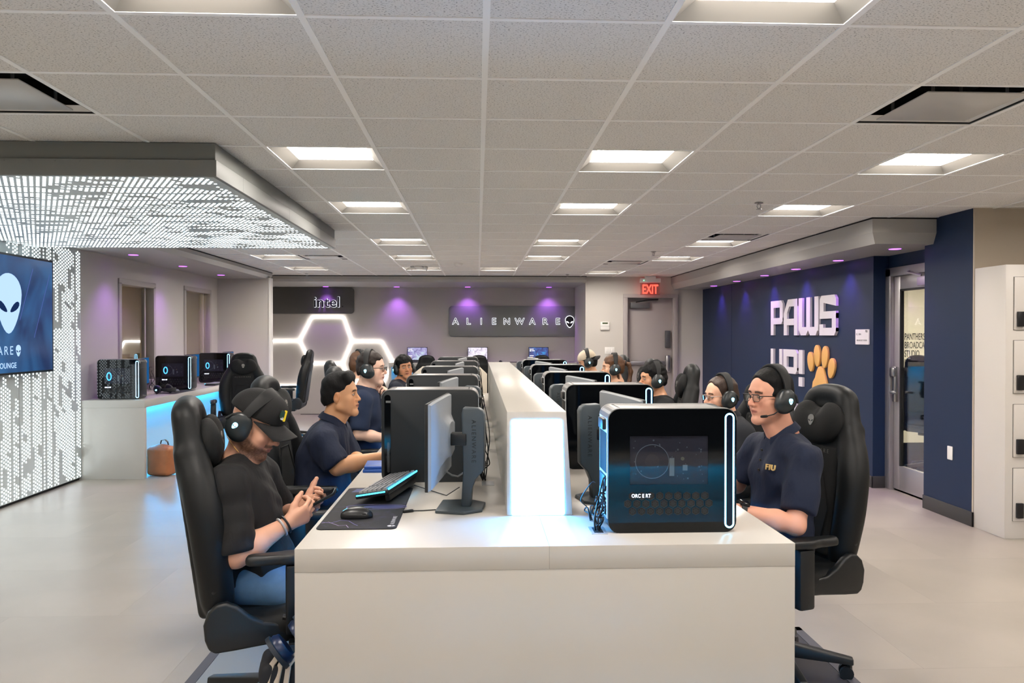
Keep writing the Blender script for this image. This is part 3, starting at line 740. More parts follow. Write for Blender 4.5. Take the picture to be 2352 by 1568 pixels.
o = obj('light_dots', led_dots(108, 70, lambda a, b: ((0.002,-0.012-a,0.04+b),(0,1,0),(0,0,1)), seed=3), M_LEDDOT, t); o['kind'] = 'stuff'
for yy in (-1.2,-2.4,-3.6): MB().box((0.0,yy-0.002,0.03),(0.0015,yy+0.002,2.52)).build('panel_joint', M_GREYM, t)
t = thing('led_canopy', 'hanging grey canopy whose underside is a field of white light dots', 'light canopy', (-4.45,4.45,2.51))
CX1 = 2.99; CY1 = 3.69
MB().box((0,0.02,0.09),(CX1,CY1,0.19)).build('fascia', mat('canopy_grey', '#80827f', 0.5), t, 0.003)
MB().box((-0.1,0.0,0.0),(CX1+0.012,CY1,0.092)).build('lip', mat('canopy_lip', '#8b8d8b', 0.5), t, 0.003)
MB().box((0,0.02,-0.001),(CX1-0.01,CY1-0.01,0.0)).build('panel', M_PERF, t)
o = obj('light_dots', led_dots(109, 81, lambda a, b: ((0.02+b,0.03+a,-0.0025),(1,0,0),(0,-1,0)), seed=11), M_LEDDOT, t); o['kind'] = 'stuff'
for k in range(22): MB().cyl((0.1+k*0.135,-0.0,0.08),(0.1+k*0.135,-0.003,0.08),0.0035,n=8).build('rivet', M_GREYM, t)
for k in range(3): MB().box((CX1+0.0121,1.2*k+0.5,0.0),(CX1+0.0128,1.2*k+0.504,0.19)).build('panel_joint', M_GREYM, t)
# wall screen
def screen_mat():
    m = bpy.data.materials.new('screen_navy'); m.use_nodes = True; nt = m.node_tree; b = nt.nodes['Principled BSDF']; L = nt.links; N = nt.nodes.new
    tc = N('ShaderNodeTexCoord'); n = N('ShaderNodeTexNoise'); n.inputs['Scale'].default_value = 1.6; n.inputs['Distortion'].default_value = 1.5; L.new(tc.outputs['Object'], n.inputs['Vector'])
    r = N('ShaderNodeValToRGB'); r.color_ramp.elements[0].color = lin('#16274f'); r.color_ramp.elements[1].color = lin('#2c5d8c'); r.color_ramp.elements[0].position = 0.3; r.color_ramp.elements[1].position = 0.75
    L.new(n.outputs['Fac'], r.inputs[0]); L.new(r.outputs[0], b.inputs['Emission Color']); b.inputs['Emission Strength'].default_value = 0.75
    b.inputs['Base Color'].default_value = (0.01,0.015,0.03,1); b.inputs['Roughness'].default_value = 0.15; return m
TVY, TVZ, TVW, TVH = 7.42, 1.82, 1.66, 1.13
t = thing('wall_screen', 'wide screen on the LED wall showing a pale alien head', 'screen', (-4.33,TVY,TVZ))
MB().box((-0.06,-TVW/2,-TVH/2),(0,TVW/2,TVH/2)).build('casing', M_BLACK, t, 0.006)
MB().box((-0.11,-0.3,-0.3),(-0.06,0.3,0.3)).build('bracket', M_BLACK, t)
MB().box((-0.002,-TVW/2+0.022,-TVH/2+0.022),(0.001,TVW/2-0.022,TVH/2-0.022)).build('display', screen_mat(), t)
SI = emat('screen_ice', '#a9c7f2', 0.9); SD = emat('screen_dark', '#17294f', 0.8)
MT = lambda y, z: frame((0.0012,y,z),(0,1,0),(0,0,1))
alien(t, MT(0.06,0.10), 0.56, 0.001, SI, SD)
letter('lettering', 'ALIENWARE', 0.115, SI, t, MT(0.13,-0.375), 0.0004, 'RIGHT', spacing=1.35); alien(t, MT(0.21,-0.34), 0.11, 0.001, SI, SD)
letter('lettering', 'LOUNGE', 0.072, SI, t, MT(0.18,-0.50), 0.0004, 'RIGHT', bold=0.001, spacing=1.05)
for k, (yy, zz, l) in enumerate(((0.35,0.2,0.55),(0.62,0.1,0.7))):
    MB().box((0.0011,-0.0035,-l/2),(0.0014,0.0035,l/2), Matrix.Translation((0,yy,zz)) @ Matrix.Rotation(R(-24),4,'X')).build('screen_streak', emat('streak', '#5a68b0', 0.6), t)

# ------------------------------------------------------------------ far wall: hexagon light, signs
t = thing('hexagon_light', 'outline of three joined hexagons in white light tubes on the far wall', 'wall light', (0,16.19,0))
hx = {'a':(-3.62,1.50),'b':(-3.37,1.99),'c':(-2.73,1.99),'d':(-2.56,1.49),'e':(-2.75,1.04),'f':(-3.39,1.04),'g':(-4.18,1.50),'h':(-4.46,1.04),'i':(-4.19,0.58),'j':(-3.65,0.58),'k':(-1.96,1.49),'l':(-1.72,1.04),'m':(-1.96,0.58),'n':(-2.56,0.58)}
for s in 'ab bc cd de ef fa ag gh hi ij jf dk kl lm mn ne'.split():
    p, q = hx[s[0]], hx[s[1]]; MB().tube([(p[0],-0.012,p[1]),(q[0],-0.012,q[1])], 0.021, 8).build('light_tube', M_HEX, t)
SG = mat('sign_grey', '#7f8280', 0.55); LB = mat('sign_black', '#0e0f12', 0.35); LHALO = emat('sign_halo', '#f4f6ff', 1.5)
t = thing('wall_sign', 'dark grey sign board with small lit lettering above the hexagons', 'sign', (-3.4,16.13,2.315))
MB().prism(rrect(1.78,0.53,0.07), 0, 0.05, 2, frame((0,0.06,0),(1,0,0),(0,0,1))).build('board', mat('sign_dark_grey', '#5b5b58', 0.55), t, 0.004)
FS = lambda x, z, y: frame((x,y,z),(1,0,0),(0,0,1))
letter('letter_halo', 'intel', 0.30, LHALO, t, FS(0.08,-0.13,0.002), 0.002, bold=0.007, spacing=1.02); letter('lettering', 'intel', 0.30, LB, t, FS(0.08,-0.13,-0.012), 0.004, bold=0.004, spacing=1.02)
MB().cyl((0.665,-0.012,-0.12),(0.665,-0.004,-0.12),0.014,n=12).build('lettering', LB, t)
t = thing('wall_sign', 'wide grey sign board with spaced letters and alien head emblem', 'sign', (0.76,16.13,1.90))
MB().prism(rrect(2.70,0.62,0.07), 0, 0.05, 2, frame((0,0.06,0),(1,0,0),(0,0,1))).build('board', SG, t, 0.004)
xs = -1.21
for ch in 'ALIENWARE':
    letter('letter_halo', ch, 0.185, LHALO, t, FS(xs,-0.065,0.002), 0.002, 'CENTER', bold=0.0045); letter('lettering', ch, 0.185, LB, t, FS(xs,-0.065,-0.012), 0.004, 'CENTER', bold=0.0)
    xs += 0.262
b = MB().prism(alien_outline(0.25), 0, 0.004, 2, FS(1.13,-0.01,0.002)); b.build('emblem_halo', LHALO, t)
o = MB().prism(alien_outline(0.225), 0, 0.008, 2, FS(1.13,-0.008,-0.008)).build('emblem', LB, t)
e = MB(); [e.prism(alien_eye(0.225, s), 0.008, 0.010, 2, FS(1.13,-0.008,-0.008)) for s in (-1,1)]; e.build('emblem_eye', LHALO, o)

# far counter with laptops
CZ = 1.07
t = thing('wall_counter', 'long white counter along the far wall with blue glow beneath', 'counter', (0,15.6,0))
MB().box((-1.75,0.0,CZ-0.09),(1.98,0.59,CZ)).build('counter_top', M_LAM, t, 0.003)
MB().box((-1.75,0.02,0),(-1.70,0.59,CZ-0.09)).build('side_panel', M_LAM, t); MB().box((-1.70,0.56,0),(1.98,0.585,CZ-0.09)).build('back_panel', M_LAM, t)
MB().box((-1.68,0.30,CZ-0.10),(1.95,0.32,CZ-0.091)).build('light_strip', M_STRIP, t)
SCR = {}
def game_screen(name, a, b_, c):
    m = bpy.data.materials.new(name); m.use_nodes = True; nt = m.node_tree; p = nt.nodes['Principled BSDF']; L = nt.links; N = nt.nodes.new
    tc = N('ShaderNodeTexCoord'); n = N('ShaderNodeTexNoise'); n.inputs['Scale'].default_value = 9; n.inputs['Detail'].default_value = 3; n.inputs['Distortion'].default_value = 1.0; L.new(tc.outputs['Object'], n.inputs['Vector'])
    r = N('ShaderNodeValToRGB'); r.color_ramp.elements[0].color = lin(a); r.color_ramp.elements[0].position = 0.32; r.color_ramp.elements[1].color = lin(c); r.color_ramp.elements[1].position = 0.68
    e = r.color_ramp.elements.new(0.5); e.color = lin(b_); L.new(n.outputs['Fac'], r.inputs[0]); L.new(r.outputs[0], p.inputs['Emission Color']); p.inputs['Emission Strength'].default_value = 0.9
    p.inputs['Base Color'].default_value = (0.01,0.01,0.01,1); p.inputs['Roughness'].default_value = 0.2; return m
def laptop(x, y, lab, sm):
    t = thing('laptop', lab, 'laptop', (x,y,CZ), 0, 'laptops on the far counter')
    MB().box((-0.205,-0.14,0.0),(0.205,0.14,0.022)).build('base', M_BLACK, t, 0.004); MB().box((-0.18,-0.04,0.022),(0.18,0.11,0.0235)).build('keys', mat('key_grey','#2a2c30',0.5), t)
    M = Matrix.Translation((0,0.13,0.02)) @ Matrix.Rotation(R(-8),4,'X')
    l = MB().box((-0.205,0.0,0.0),(0.205,0.012,0.285), M).build('lid', M_BLACK, t, 0.003); MB().box((-0.195,-0.0012,0.025),(0.195,0.0,0.275), M).build('display', sm, l)
    for (x0,z0,x1,z1,c) in ((-0.18,0.235,-0.10,0.25,'#e8e8ee'),(-0.18,0.195,-0.15,0.225,'#d8dcf0'),(-0.14,0.20,-0.08,0.22,'#cfd2e8'),(-0.18,0.10,-0.10,0.115,'#e8e8ee'),(-0.18,0.06,-0.12,0.08,'#f0a64a')):
        MB().box((x0,-0.002,z0),(x1,-0.0012,z1), M).build('screen_mark', emat('mark'+c, c, 0.9), l)
laptop(-1.22,15.85,'open laptop with mauve game screen nearest the hexagons',game_screen('game_mauve','#3c3a66','#8d86b4','#a9bcc4'))
laptop(0.0,15.85,'open laptop with washed pale screen in the middle of the far counter',game_screen('game_pale','#6a6380','#cfc6d4','#efe9ea'))
laptop(1.24,15.85,'open laptop with deep blue game screen nearest the exit',game_screen('game_blue','#151a3c','#33407f','#2b86c4'))
for x, lab in ((-0.86,'dark mouse beside the mauve laptop'),(0.46,'dark mouse beside the pale laptop'),(1.62,'dark mouse beside the deep blue laptop')):
    t = thing('computer_mouse', lab, 'mouse', (x,15.78,CZ)); s_ = SDF(0.006); s_.ell((0,0,0.012),(0.034,0.06,0.03)); s_.cut((0,0,-1),(0,0,0)); obj('shell', s_.mesh('mouse_shell'), M_BLACK, t)
for x, lab in ((-0.62,'flat black mat on the far counter by the mauve laptop'),(0.62,'flat black mat on the far counter by the pale laptop')):
    tag(MB().prism(rrect(0.75,0.3,0.02), 0, 0.004, 2, Matrix.Translation((x,15.79,CZ))).build('desk_mat', mat('mat_black','#131416',0.8)), lab, 'desk mat')
t = thing('divider_screen', 'cream panel with clipped corners closing the far end of the desk', 'panel', (0.0,10.05,0))
MB().prism([(-0.82,0),(-0.82,1.13),(-0.70,1.225),(0.02,1.225),(0.12,1.13),(0.12,0)], 0, 0.04, 2, frame((0,0.02,0),(1,0,0),(0,0,1))).build('panel', mat('cream_panel','#cfc5b4',0.5), t, 0.004)

# ------------------------------------------------------------------ the long double desk
DZT = 0.906; DX_L, DX_R, DY0, DY1 = -0.622, 1.108, 2.70, 9.75; XM = 0.247
desk = thing('gaming_desk', 'long white double-sided desk carrying the rows of towers', 'desk', (0,0,0))
MB().box((DX_L,DY0,DZT-0.08),(XM-0.0002,DY1,DZT)).build('desktop', M_LAM, desk, 0.0008); MB().box((XM+0.0002,DY0,DZT-0.08),(DX_R,DY1,DZT)).build('desktop', M_LAM, desk, 0.0008)
MB().box((DX_L,DY0+0.001,0.0),(DX_R,DY0+0.04,DZT-0.0804)).build('end_panel', M_LAM, desk, 0.0008)
MB().box((XM-0.02,DY0+0.04,0.0),(XM+0.02,DY1-0.02,DZT-0.08)).build('centre_panel', M_LAM, desk)
for y in (DY0+2.3,DY0+4.6,DY1-0.05): MB().box((DX_L+0.25,y,0.0),(DX_R-0.25,y+0.03,DZT-0.08)).build('support_panel', M_LAM, desk)
for x in (DX_L+0.14, DX_R-0.14): MB().box((x-0.012,DY0+0.06,DZT-0.088),(x+0.012,DY1-0.1,DZT-0.0805)).build('light_strip', M_STRIP, desk)
for k in range(5):
    y = 2.90 + 1.37*k; g = MB().box((0.415,y-0.05,DZT),(0.475,y+0.06,DZT+0.002)).build('cable_grommet', mat('grommet', '#b8bcc0', 0.3, 0.5), desk, 0.001); MB().box((0.428,y-0.035,DZT+0.002),(0.462,y+0.045,DZT+0.0025)).build('slot', M_DARK, g)
    y = 3.85 + 1.37*k; MB().box((0.02,y-0.06,DZT),(0.08,y+0.05,DZT+0.002)).build('cable_grommet', MATS['grommet'], desk, 0.001)
SY0, SY1, SZ = 3.155, 8.75, 1.325
spine = thing('cable_spine', 'white raised spine along the desk middle with a glowing end', 'desk spine', (0,0,0))
sec = [(0.117,DZT+0.001),(0.382,DZT+0.001),(0.356,SZ),(0.117,SZ)]
MB().prism([(z, x) for x, z in sec], SY0, SY1, 1).build('casing', M_LAM, spine, 0.003)
lit = rrect(0.205,0.385,0.008,3,(0,0)); lp = []
for u, v in lit:
    f = (v+0.1925)/0.385; lp.append((0.243+u*(1.0+0.05*(1-f))-0.006*f, DZT+0.002+v+0.1925))
MB().prism([(z, x) for x, z in lp], SY0-0.003, SY0+0.004, 1).build('light_panel', emat('end_light', '#3fa8ff', END_E, True), spine)

# unseen bench added behind the camera to put a blue gleam in the tower glass
t = thing('gleam_bench', 'added low bench with blue glow behind the camera, mirrored in the tower glass', 'bench', (-1.6,-1.95,0))
MB().box((0,0,0.42),(4.2,0.5,0.48)).build('bench_top', M_LAM, t, 0.003)
for x in (0.0,4.14): MB().box((x,0.002,0),(x+0.06,0.498,0.42)).build('end_panel', M_LAM, t)
MB().box((0.06,0.0,0),(4.14,0.02,0.42)).build('back_panel', M_LAM, t); MB().box((0.1,0.10,0.411),(4.1,0.12,0.4195)).build('light_strip', emat('cyan_strip','#18b0ff',110.0,True), t)  # strip added with the bench as source of the blue reflection
# alcove counter
AZ = 0.89
t = thing('wall_counter', 'white alcove counter with towers on top and cyan glow underneath', 'counter', (-4.45,9.05,0))
MB().box((0,0.0,AZ-0.085),(0.70,4.64,AZ)).build('counter_top', M_LAM, t, 0.003); MB().box((0.0,0.002,0),(0.695,0.06,AZ-0.085)).build('end_panel', M_LAM, t, 0.002)
MB().box((0.0,0.06,0),(0.02,4.64,AZ-0.085)).build('back_panel', mat('counter_back','#cfe3ea',0.5), t); MB().box((0.04,0.1,AZ-0.094),(0.065,4.6,AZ-0.0855)).build('light_strip', emat('cyan_strip','#18b0ff',110.0,True), t)

# ------------------------------------------------------------------ computer tower (front +y, window side +x, on z=0)
PW, PD, PH = 0.205, 0.475, 0.455
M_CASE = mat('tower_grey', '#24282b', 0.42, spec=0.4); M_TOP = mat('tower_top', '#8a8987', 0.35, 0.5); M_RING = emat('ring_cyan', '#7fd4ff', RING_E, True); M_RED = emat('tower_text', '#dfe9ff', 3.0)
M_IO = mat('rear_steel', '#d5dade', 0.4, 0.1); M_PANE = glassmat('tinted_pane', '#b9bec6', 0.03); M_VENT = mat('vent_hex', '#0b0c0d', 0.6); M_IN = mat('board_dark', '#4d4a54', 0.5)
def sideprof(inset=0.0, r=0.042): return rrect(PD-2*inset, PH-2*inset, r, 6, (0, PH/2))
def hexagon(c, r): return [(c[0]+r*math.cos(R(60*k+30)), c[1]+r*math.sin(R(60*k+30))) for k in range(6)]
def make_tower(label, near=False, glow=False):
    t = thing('computer_tower', label, 'computer', (0,0,0), 0, 'black gaming towers')
    b = MB(); b.prism(sideprof(), -PW/2+0.004, PW/2-0.004, 0); b.build('case', M_CASE, t, 0.003)
    b = MB(); b.box((-PW/2+0.02,-PD/2+0.05,PH-0.001),(PW/2-0.02,PD/2-0.06,PH+0.002)); b.build('top_grille', M_TOP, t, 0.001)
    # metal rim over the top, round at both ends
    top = [(y, z) for y, z in sideprof(-0.001) if z > PH*0.62]; top.sort(key=lambda p: -p[0])
    top = [top[0]] + sorted(top[1:-1], key=lambda p: -p[0]) + [top[-1]]
    arc = [p for p in rrect(PD+0.002, PH+0.002, 0.042, 6, (0,PH/2)) if p[1] > PH-0.045]; arc.sort(key=lambda p: -p[0])
    for s in (-1,1): MB().strip([(s*(PW/2-0.012),y,z) for y, z in arc], [(0,max(-1,min(1,(abs(y)-(PD/2-0.042))/0.042))*(1 if y>0 else -1) if abs(y)>PD/2-0.042 else 0,1) for y, z in arc], 0.022, 0.004).build('top_rim', M_TOP, t)
    MB().strip([(0,y,z) for y, z in arc if y < -PD/2+0.06], [(0,-1,1)]*len([1 for y, z in arc if y < -PD/2+0.06]), PW-0.02, 0.003).build('rear_rim', M_TOP, t)
    # window side with a real opening: four bars around the pane
    x0, x1 = PW/2-0.004, PW/2; wy0, wy1, wz0, wz1 = -0.158, 0.132, 0.178, 0.356
    rim = sideprof(0.0); n = len(rim)
    b = MB(); hole = [(wy1,wz1),(wy0,wz1),(wy0,wz0),(wy1,wz0)]
    q = (n//4); hole_l = [hole[min(3, i//q)] for i in range(n)]
    vs = [(x1,p[0],p[1]) for p in rim] + [(x1,p[0],p[1]) for p in hole_l] + [(x0,p[0],p[1]) for p in rim] + [(x0,p[0],p[1]) for p in hole_l]
    fs = []
    for i in range(n):
        k = (i+1) % n
        fs.append((i,k,n+k,n+i)); fs.append((2*n+i,2*n+k,k,i)); fs.append((n+i,n+k,3*n+k,3*n+i))
    me = bpy.data.meshes.new('side_panel'); me.from_pydata(vs, [], fs); bm = bmesh.new(); bm.from_mesh(me); bmesh.ops.remove_doubles(bm, verts=bm.verts, dist=1e-6); bmesh.ops.recalc_face_normals(bm, faces=bm.faces); bm.to_mesh(me); bm.free()
    obj('side_panel', me, M_GLOSSB, t)
    MB().add([(x1-0.001,wy0,wz0),(x1-0.001,wy1,wz0),(x1-0.001,wy1,wz1),(x1-0.001,wy0,wz1)],[(0,1,2,3)]).build('pane', M_PANE, t)
    bd = MB().box((x0-0.001,wy0-0.005,wz0-0.005),(x0+0.0004,wy1+0.005,wz1+0.005)).build('circuit_board', M_IN, t)
    b = MB(); ring = [(x0+0.0012, -0.075+0.062*math.cos(2*PI*k/32), 0.262+0.062*math.sin(2*PI*k/32)) for k in range(32)]
    b.tube(ring, 0.0015, 6, True); b.build('fan_ring', mat('fan_grey','#9aa0a8',0.4), t)
    MB().cyl((x0,-0.075,0.262),(x0+0.0018,-0.075,0.262),0.027,n=20).build('fan_hub', mat('hub_grey','#5a5358',0.4), t)
    MB().box((x0,-0.011,0.208),(x0+0.0018,0.007,0.275)).build('memory_stick', mat('stick_white','#a9b2b2',0.5), t)
    MB().box((x0,0.038,0.228),(x0+0.0016,0.056,0.249)).build('sticker', mat('stick_white','#a9b2b2',0.5), t)
    MB().cyl((x0,0.038,0.272),(x0+0.0016,0.038,0.272),0.007,n=12).build('battery', mat('coin','#b7a789',0.3,0.7), t)
    rs = random.Random(5); b = MB()
    for k in range(34): yy = rs.uniform(wy0+0.01,wy1-0.01); zz = rs.uniform(wz0+0.01,wz1-0.01); ww = rs.choice((0.0015,0.002,0.003)); b.box((x0,yy-ww,zz-ww),(x0+0.0016,yy+ww,zz+ww))
    b.build('board_chips', mat('chip_silver','#9aa0a6',0.35,0.5), t)['kind'] = 'stuff'
    if glow:
        b = MB(); b.tube([(x0+0.0013, -0.105+0.024*math.cos(2*PI*k/24), 0.262+0.042*math.sin(2*PI*k/24)) for k in range(24)], 0.007, 6, True); b.build('fan_light', emat('fan_blue','#4aa8ff',1.6), t)
    # lit stadium near the front edge
    st = stadium(0.030,0.418,8,(PD/2-0.026,PH/2)); b = MB(); b.tube([(x1+0.001,y,z) for y, z in st], 0.0032, 8, True); b.build('ring_light', M_RING, t)
    MB().prism(stadium(0.025,0.413,8,(PD/2-0.026,PH/2)), x1-0.001, x1+0.0006, 0).build('ring_inset', mat('inset_blueblack','#04081a',0.2), t)
    # other side: dark slot, its silver reflection modelled as a metal strip
    MB().prism(stadium(0.030,0.409,8,(PD/2-0.030,PH/2)), -PW/2+0.0042, -PW/2+0.0015, 0).build('side_slot', M_GLOSSB, t)
    MB().prism(stadium(0.012,0.15,6,(PD/2-0.034,0.125)), -PW/2+0.0016, -PW/2-0.0008, 0).build('slot_highlight', mat('highlight_metal','#6e7274',0.18,0.9), t)
    MB().box((-PW/2-0.0008,PD/2-0.045,PH-0.062),(-PW/2+0.004,PD/2-0.022,PH-0.052)).build('slot_catch', M_TOP, t)
    # hexagon vents
    rows = [(0.136,9,-0.148),(0.108,10,-0.166),(0.080,9,-0.148)]; hexes = []
    for z, nn, y0 in rows: hexes += [(y0+0.0335*k, z) for k in range(nn)]
    if near:
        for c in hexes:
            h = MB().prism(hexagon(c, 0.0145), x1-0.002, x1+0.0003, 0).build('vent_cell', M_VENT, t)
            e = MB(); e.tube([(x1+0.0004,*p) for p in hexagon(c,0.0148)], 0.0009, 5, True); e.build('cell_rim', mat('rim_grey','#1d2023',0.4), h)
            d = MB(); [d.prism(hexagon((c[0]+0.0062*math.cos(R(60*k)), c[1]+0.0062*math.sin(R(60*k))),0.0026), x1+0.0003, x1+0.0005, 0) for k in range(6)]; d.prism(hexagon(c,0.0026), x1+0.0003, x1+0.0005, 0); d.build('cell_mesh', mat('rim_grey2','#24282b',0.5), h)
    else:
        b = MB(); [b.prism(hexagon(c,0.0145), x1-0.002, x1+0.0003, 0) for c in hexes]; b.build('vent_grille', M_VENT, t)
    letter('lettering', 'ORC E RT', 0.0185, M_RED, t, frame((x1+0.0008,-0.152,0.131),(0,1,0),(0,0,1)), 0.0002, bold=0.0002, spacing=1.05, sx=0.84)
    MB().box((-PW/2+0.006,-PD/2+0.03,-0.0005),(PW/2-0.002,PD/2-0.055,0.038)).build('base_band', mat('band_grey','#2d3134',0.45), t, 0.002)
    # rear plate and ports
    yb = -PD/2; MB().prism([(z, x) for x, z in ((-PW/2+0.012,0.05),(PW/2-0.012,0.05),(PW/2-0.012,PH-0.035),(-PW/2+0.012,PH-0.035))], yb-0.0025, yb+0.004, 1).build('rear_plate', M_IO, t)
    MB().box((-0.075,yb-0.004,0.215),(0.075,yb-0.002,0.365)).build('rear_opening', M_DARK, t); MB().box((-0.04,yb-0.016,0.375),(0.06,yb-0.001,0.415)).build('rear_handle', M_BLACK, t, 0.004)
    for k in range(5): MB().box((-0.07,yb-0.004,0.06+0.014*k),(0.07,yb-0.002,0.067+0.014*k)).build('rear_slot', M_DARK, t)
    MB().box((-0.06,yb-0.008,0.145),(0.06,yb-0.002,0.205)).build('port_block', mat('port_black','#101214',0.5), t, 0.002)
    MB().box((-PW/2+0.03,PD/2-0.001,0.1),(PW/2-0.03,PD/2+0.002,PH-0.1)).build('front_plate', M_BLACK, t, 0.001)
    return t
tower_near = make_tower('black tower with lit oval ring nearest the camera', True)
tower_near.location = (0.478+PD/2, 2.862+PW/2, DZT); tower_near.rotation_euler = (0,0,-PI/2)
tower = make_tower('black tower second from the camera on the side of the glowing rings')
tower.location = (0.478+PD/2, 4.232+PW/2, DZT); tower.rotation_euler = (0,0,-PI/2)
for k in range(2,5): dup(tower, 'black tower %s from the camera on the side of the glowing rings' % ORD[k], (0.478+PD/2, 2.862+1.37*k+PW/2, DZT), -PI/2)
for k in range(5): dup(tower, 'black tower showing its plain closed side, %s from the camera' % ORD[k], (-0.472+PD/2, 3.885+1.37*k+PW/2, DZT), PI/2)
tw = make_tower('black tower reflecting light dots beside the LED wall', False, True); tw.location = (-4.34+PD/2, 9.19+PW/2, AZ); tw.rotation_euler = (0,0,-PI/2)
dup(tw, 'middle black tower on the alcove counter', (-4.30+PD/2, 10.72+PW/2, AZ), -PI/2); dup(tw, 'farthest black tower on the alcove counter behind the empty chair', (-4.28+PD/2, 12.3+PW/2, AZ), -PI/2)

# ------------------------------------------------------------------ monitor (screen +y, base at origin)
M_MON = mat('monitor_grey', '#83898e', 0.38, spec=0.5); M_STAND = mat('stand_grey', '#3a4349', 0.4); M_SCRN = emat('game_glow', '#1f5a92', 0.6)
def make_monitor(label):
    t = thing('monitor', label, 'monitor', (0,0,0), 0, 'gaming monitors')
    w2, z0, z1, yf = 0.29, 0.122, 0.462, 0.085
    MB().box((-w2,yf-0.014,z0),(w2,yf,z1)).build('screen_frame', M_BLACK, t, 0.003)
    MB().box((-w2+0.008,yf-0.001,z0+0.018),(w2-0.008,yf+0.0006,z1-0.008)).build('display', M_SCRN, t)
    # back shell: flared edges drawing in to a raised hexagonal hub
    L0 = [(-w2,z0),(w2,z0),(w2,z1),(-w2,z1)]
    def ring(sc, y, zc, r):
        pts = []
        for k in range(24):
            a = 2*PI*k/24; cx, cz = math.cos(a), math.sin(a); m = max(abs(cx)/ (w2*sc), abs(cz)/((z1-z0)/2*sc)); px, pz = cx/m, cz/m
            hx_, hz_ = cx*r, cz*r; f = 1-sc
            pts.append((px*(1-f**3)+hx_*f**3, y, zc+pz*(1-f**3)+hz_*f**3))
        return pts
    b = MB(); zc = (z0+z1)/2; rings = [ring(1.0,yf-0.013,zc,0.1), ring(0.97,yf-0.024,zc,0.1), ring(0.80,yf-0.031,zc,0.1), ring(0.58,yf-0.038,zc,0.1), ring(0.42,yf-0.056,zc,0.105), ring(0.36,yf-0.064,zc,0.1)]
    vs = [p for r_ in rings for p in r_]; fs = [(i*24+k, i*24+(k+1)%24, (i+1)*24+(k+1)%24, (i+1)*24+k) for i in range(5) for k in range(24)] + [tuple(range(120,144))]
    b.add(vs, fs); b.build('back_shell', M_MON, t, smooth=True)
    alien(t, frame((0.17,yf-0.034,zc+0.02),(-1,0,0.0),(0,0.0,1)), 0.055, 0.003, M_BLACK, M_MON)
    MB().box((-0.035,yf-0.13,zc-0.025),(0.035,yf-0.055,zc+0.025)).build('arm', M_BLACK, t, 0.006)
    # stand blade: tall slab with a rounded upper back, tapering to the foot
    prof = [(-0.120,0.395),(-0.112,0.412),(-0.095,0.422),(-0.03,0.425),(-0.024,0.40),(-0.030,0.16),(-0.022,0.012),(-0.062,0.012),(-0.068,0.09),(-0.085,0.13),(-0.118,0.165)]
    MB().prism(prof, -0.029, 0.029, 0).build('stand', M_STAND, t, 0.006, 3)
    for s in (-1,1):
        M = frame((s*0.0296, -0.076-s*0.009, 0.375), (0,0,-1), (0,s,0))
        letter('lettering', 'ALIENWARE', 0.026, mat('stand_text','#14181b',0.5), t, M, 0.0002, spacing=1.35)
    MB().prism([(-0.125,-0.045),(-0.07,-0.115),(0.07,-0.115),(0.125,-0.045),(0.105,0.075),(-0.105,0.075)], 0, 0.014, 2).build('foot', M_STAND, t, 0.004)
    return t
mon = make_monitor('grey monitor back of the first station by the man with the phone'); mon.location = (-0.088,3.305,DZT); mon.rotation_euler = (0,0,R(84))
for k in range(1,5): dup(mon, 'grey monitor seen from behind before the closed towers, %s from the camera' % ORD[k], (-0.10,3.32+1.37*k,DZT), R((84,82,80,84,82)[k]))
for k in range(5): dup(mon, 'grey monitor behind the ring-lit towers, %s from the camera' % ORD[k], (0.56,3.45+1.37*k,DZT), R((-82,-80,-83,-80,-82)[k]))
dup(mon, 'monitor just behind the first alcove tower', (-4.12,9.72,AZ), R(-78)); dup(mon, 'monitor behind the middle alcove tower', (-4.10,11.3,AZ), R(-88)); dup(mon, 'monitor behind the farthest alcove tower', (-4.10,12.9,AZ), R(-88))

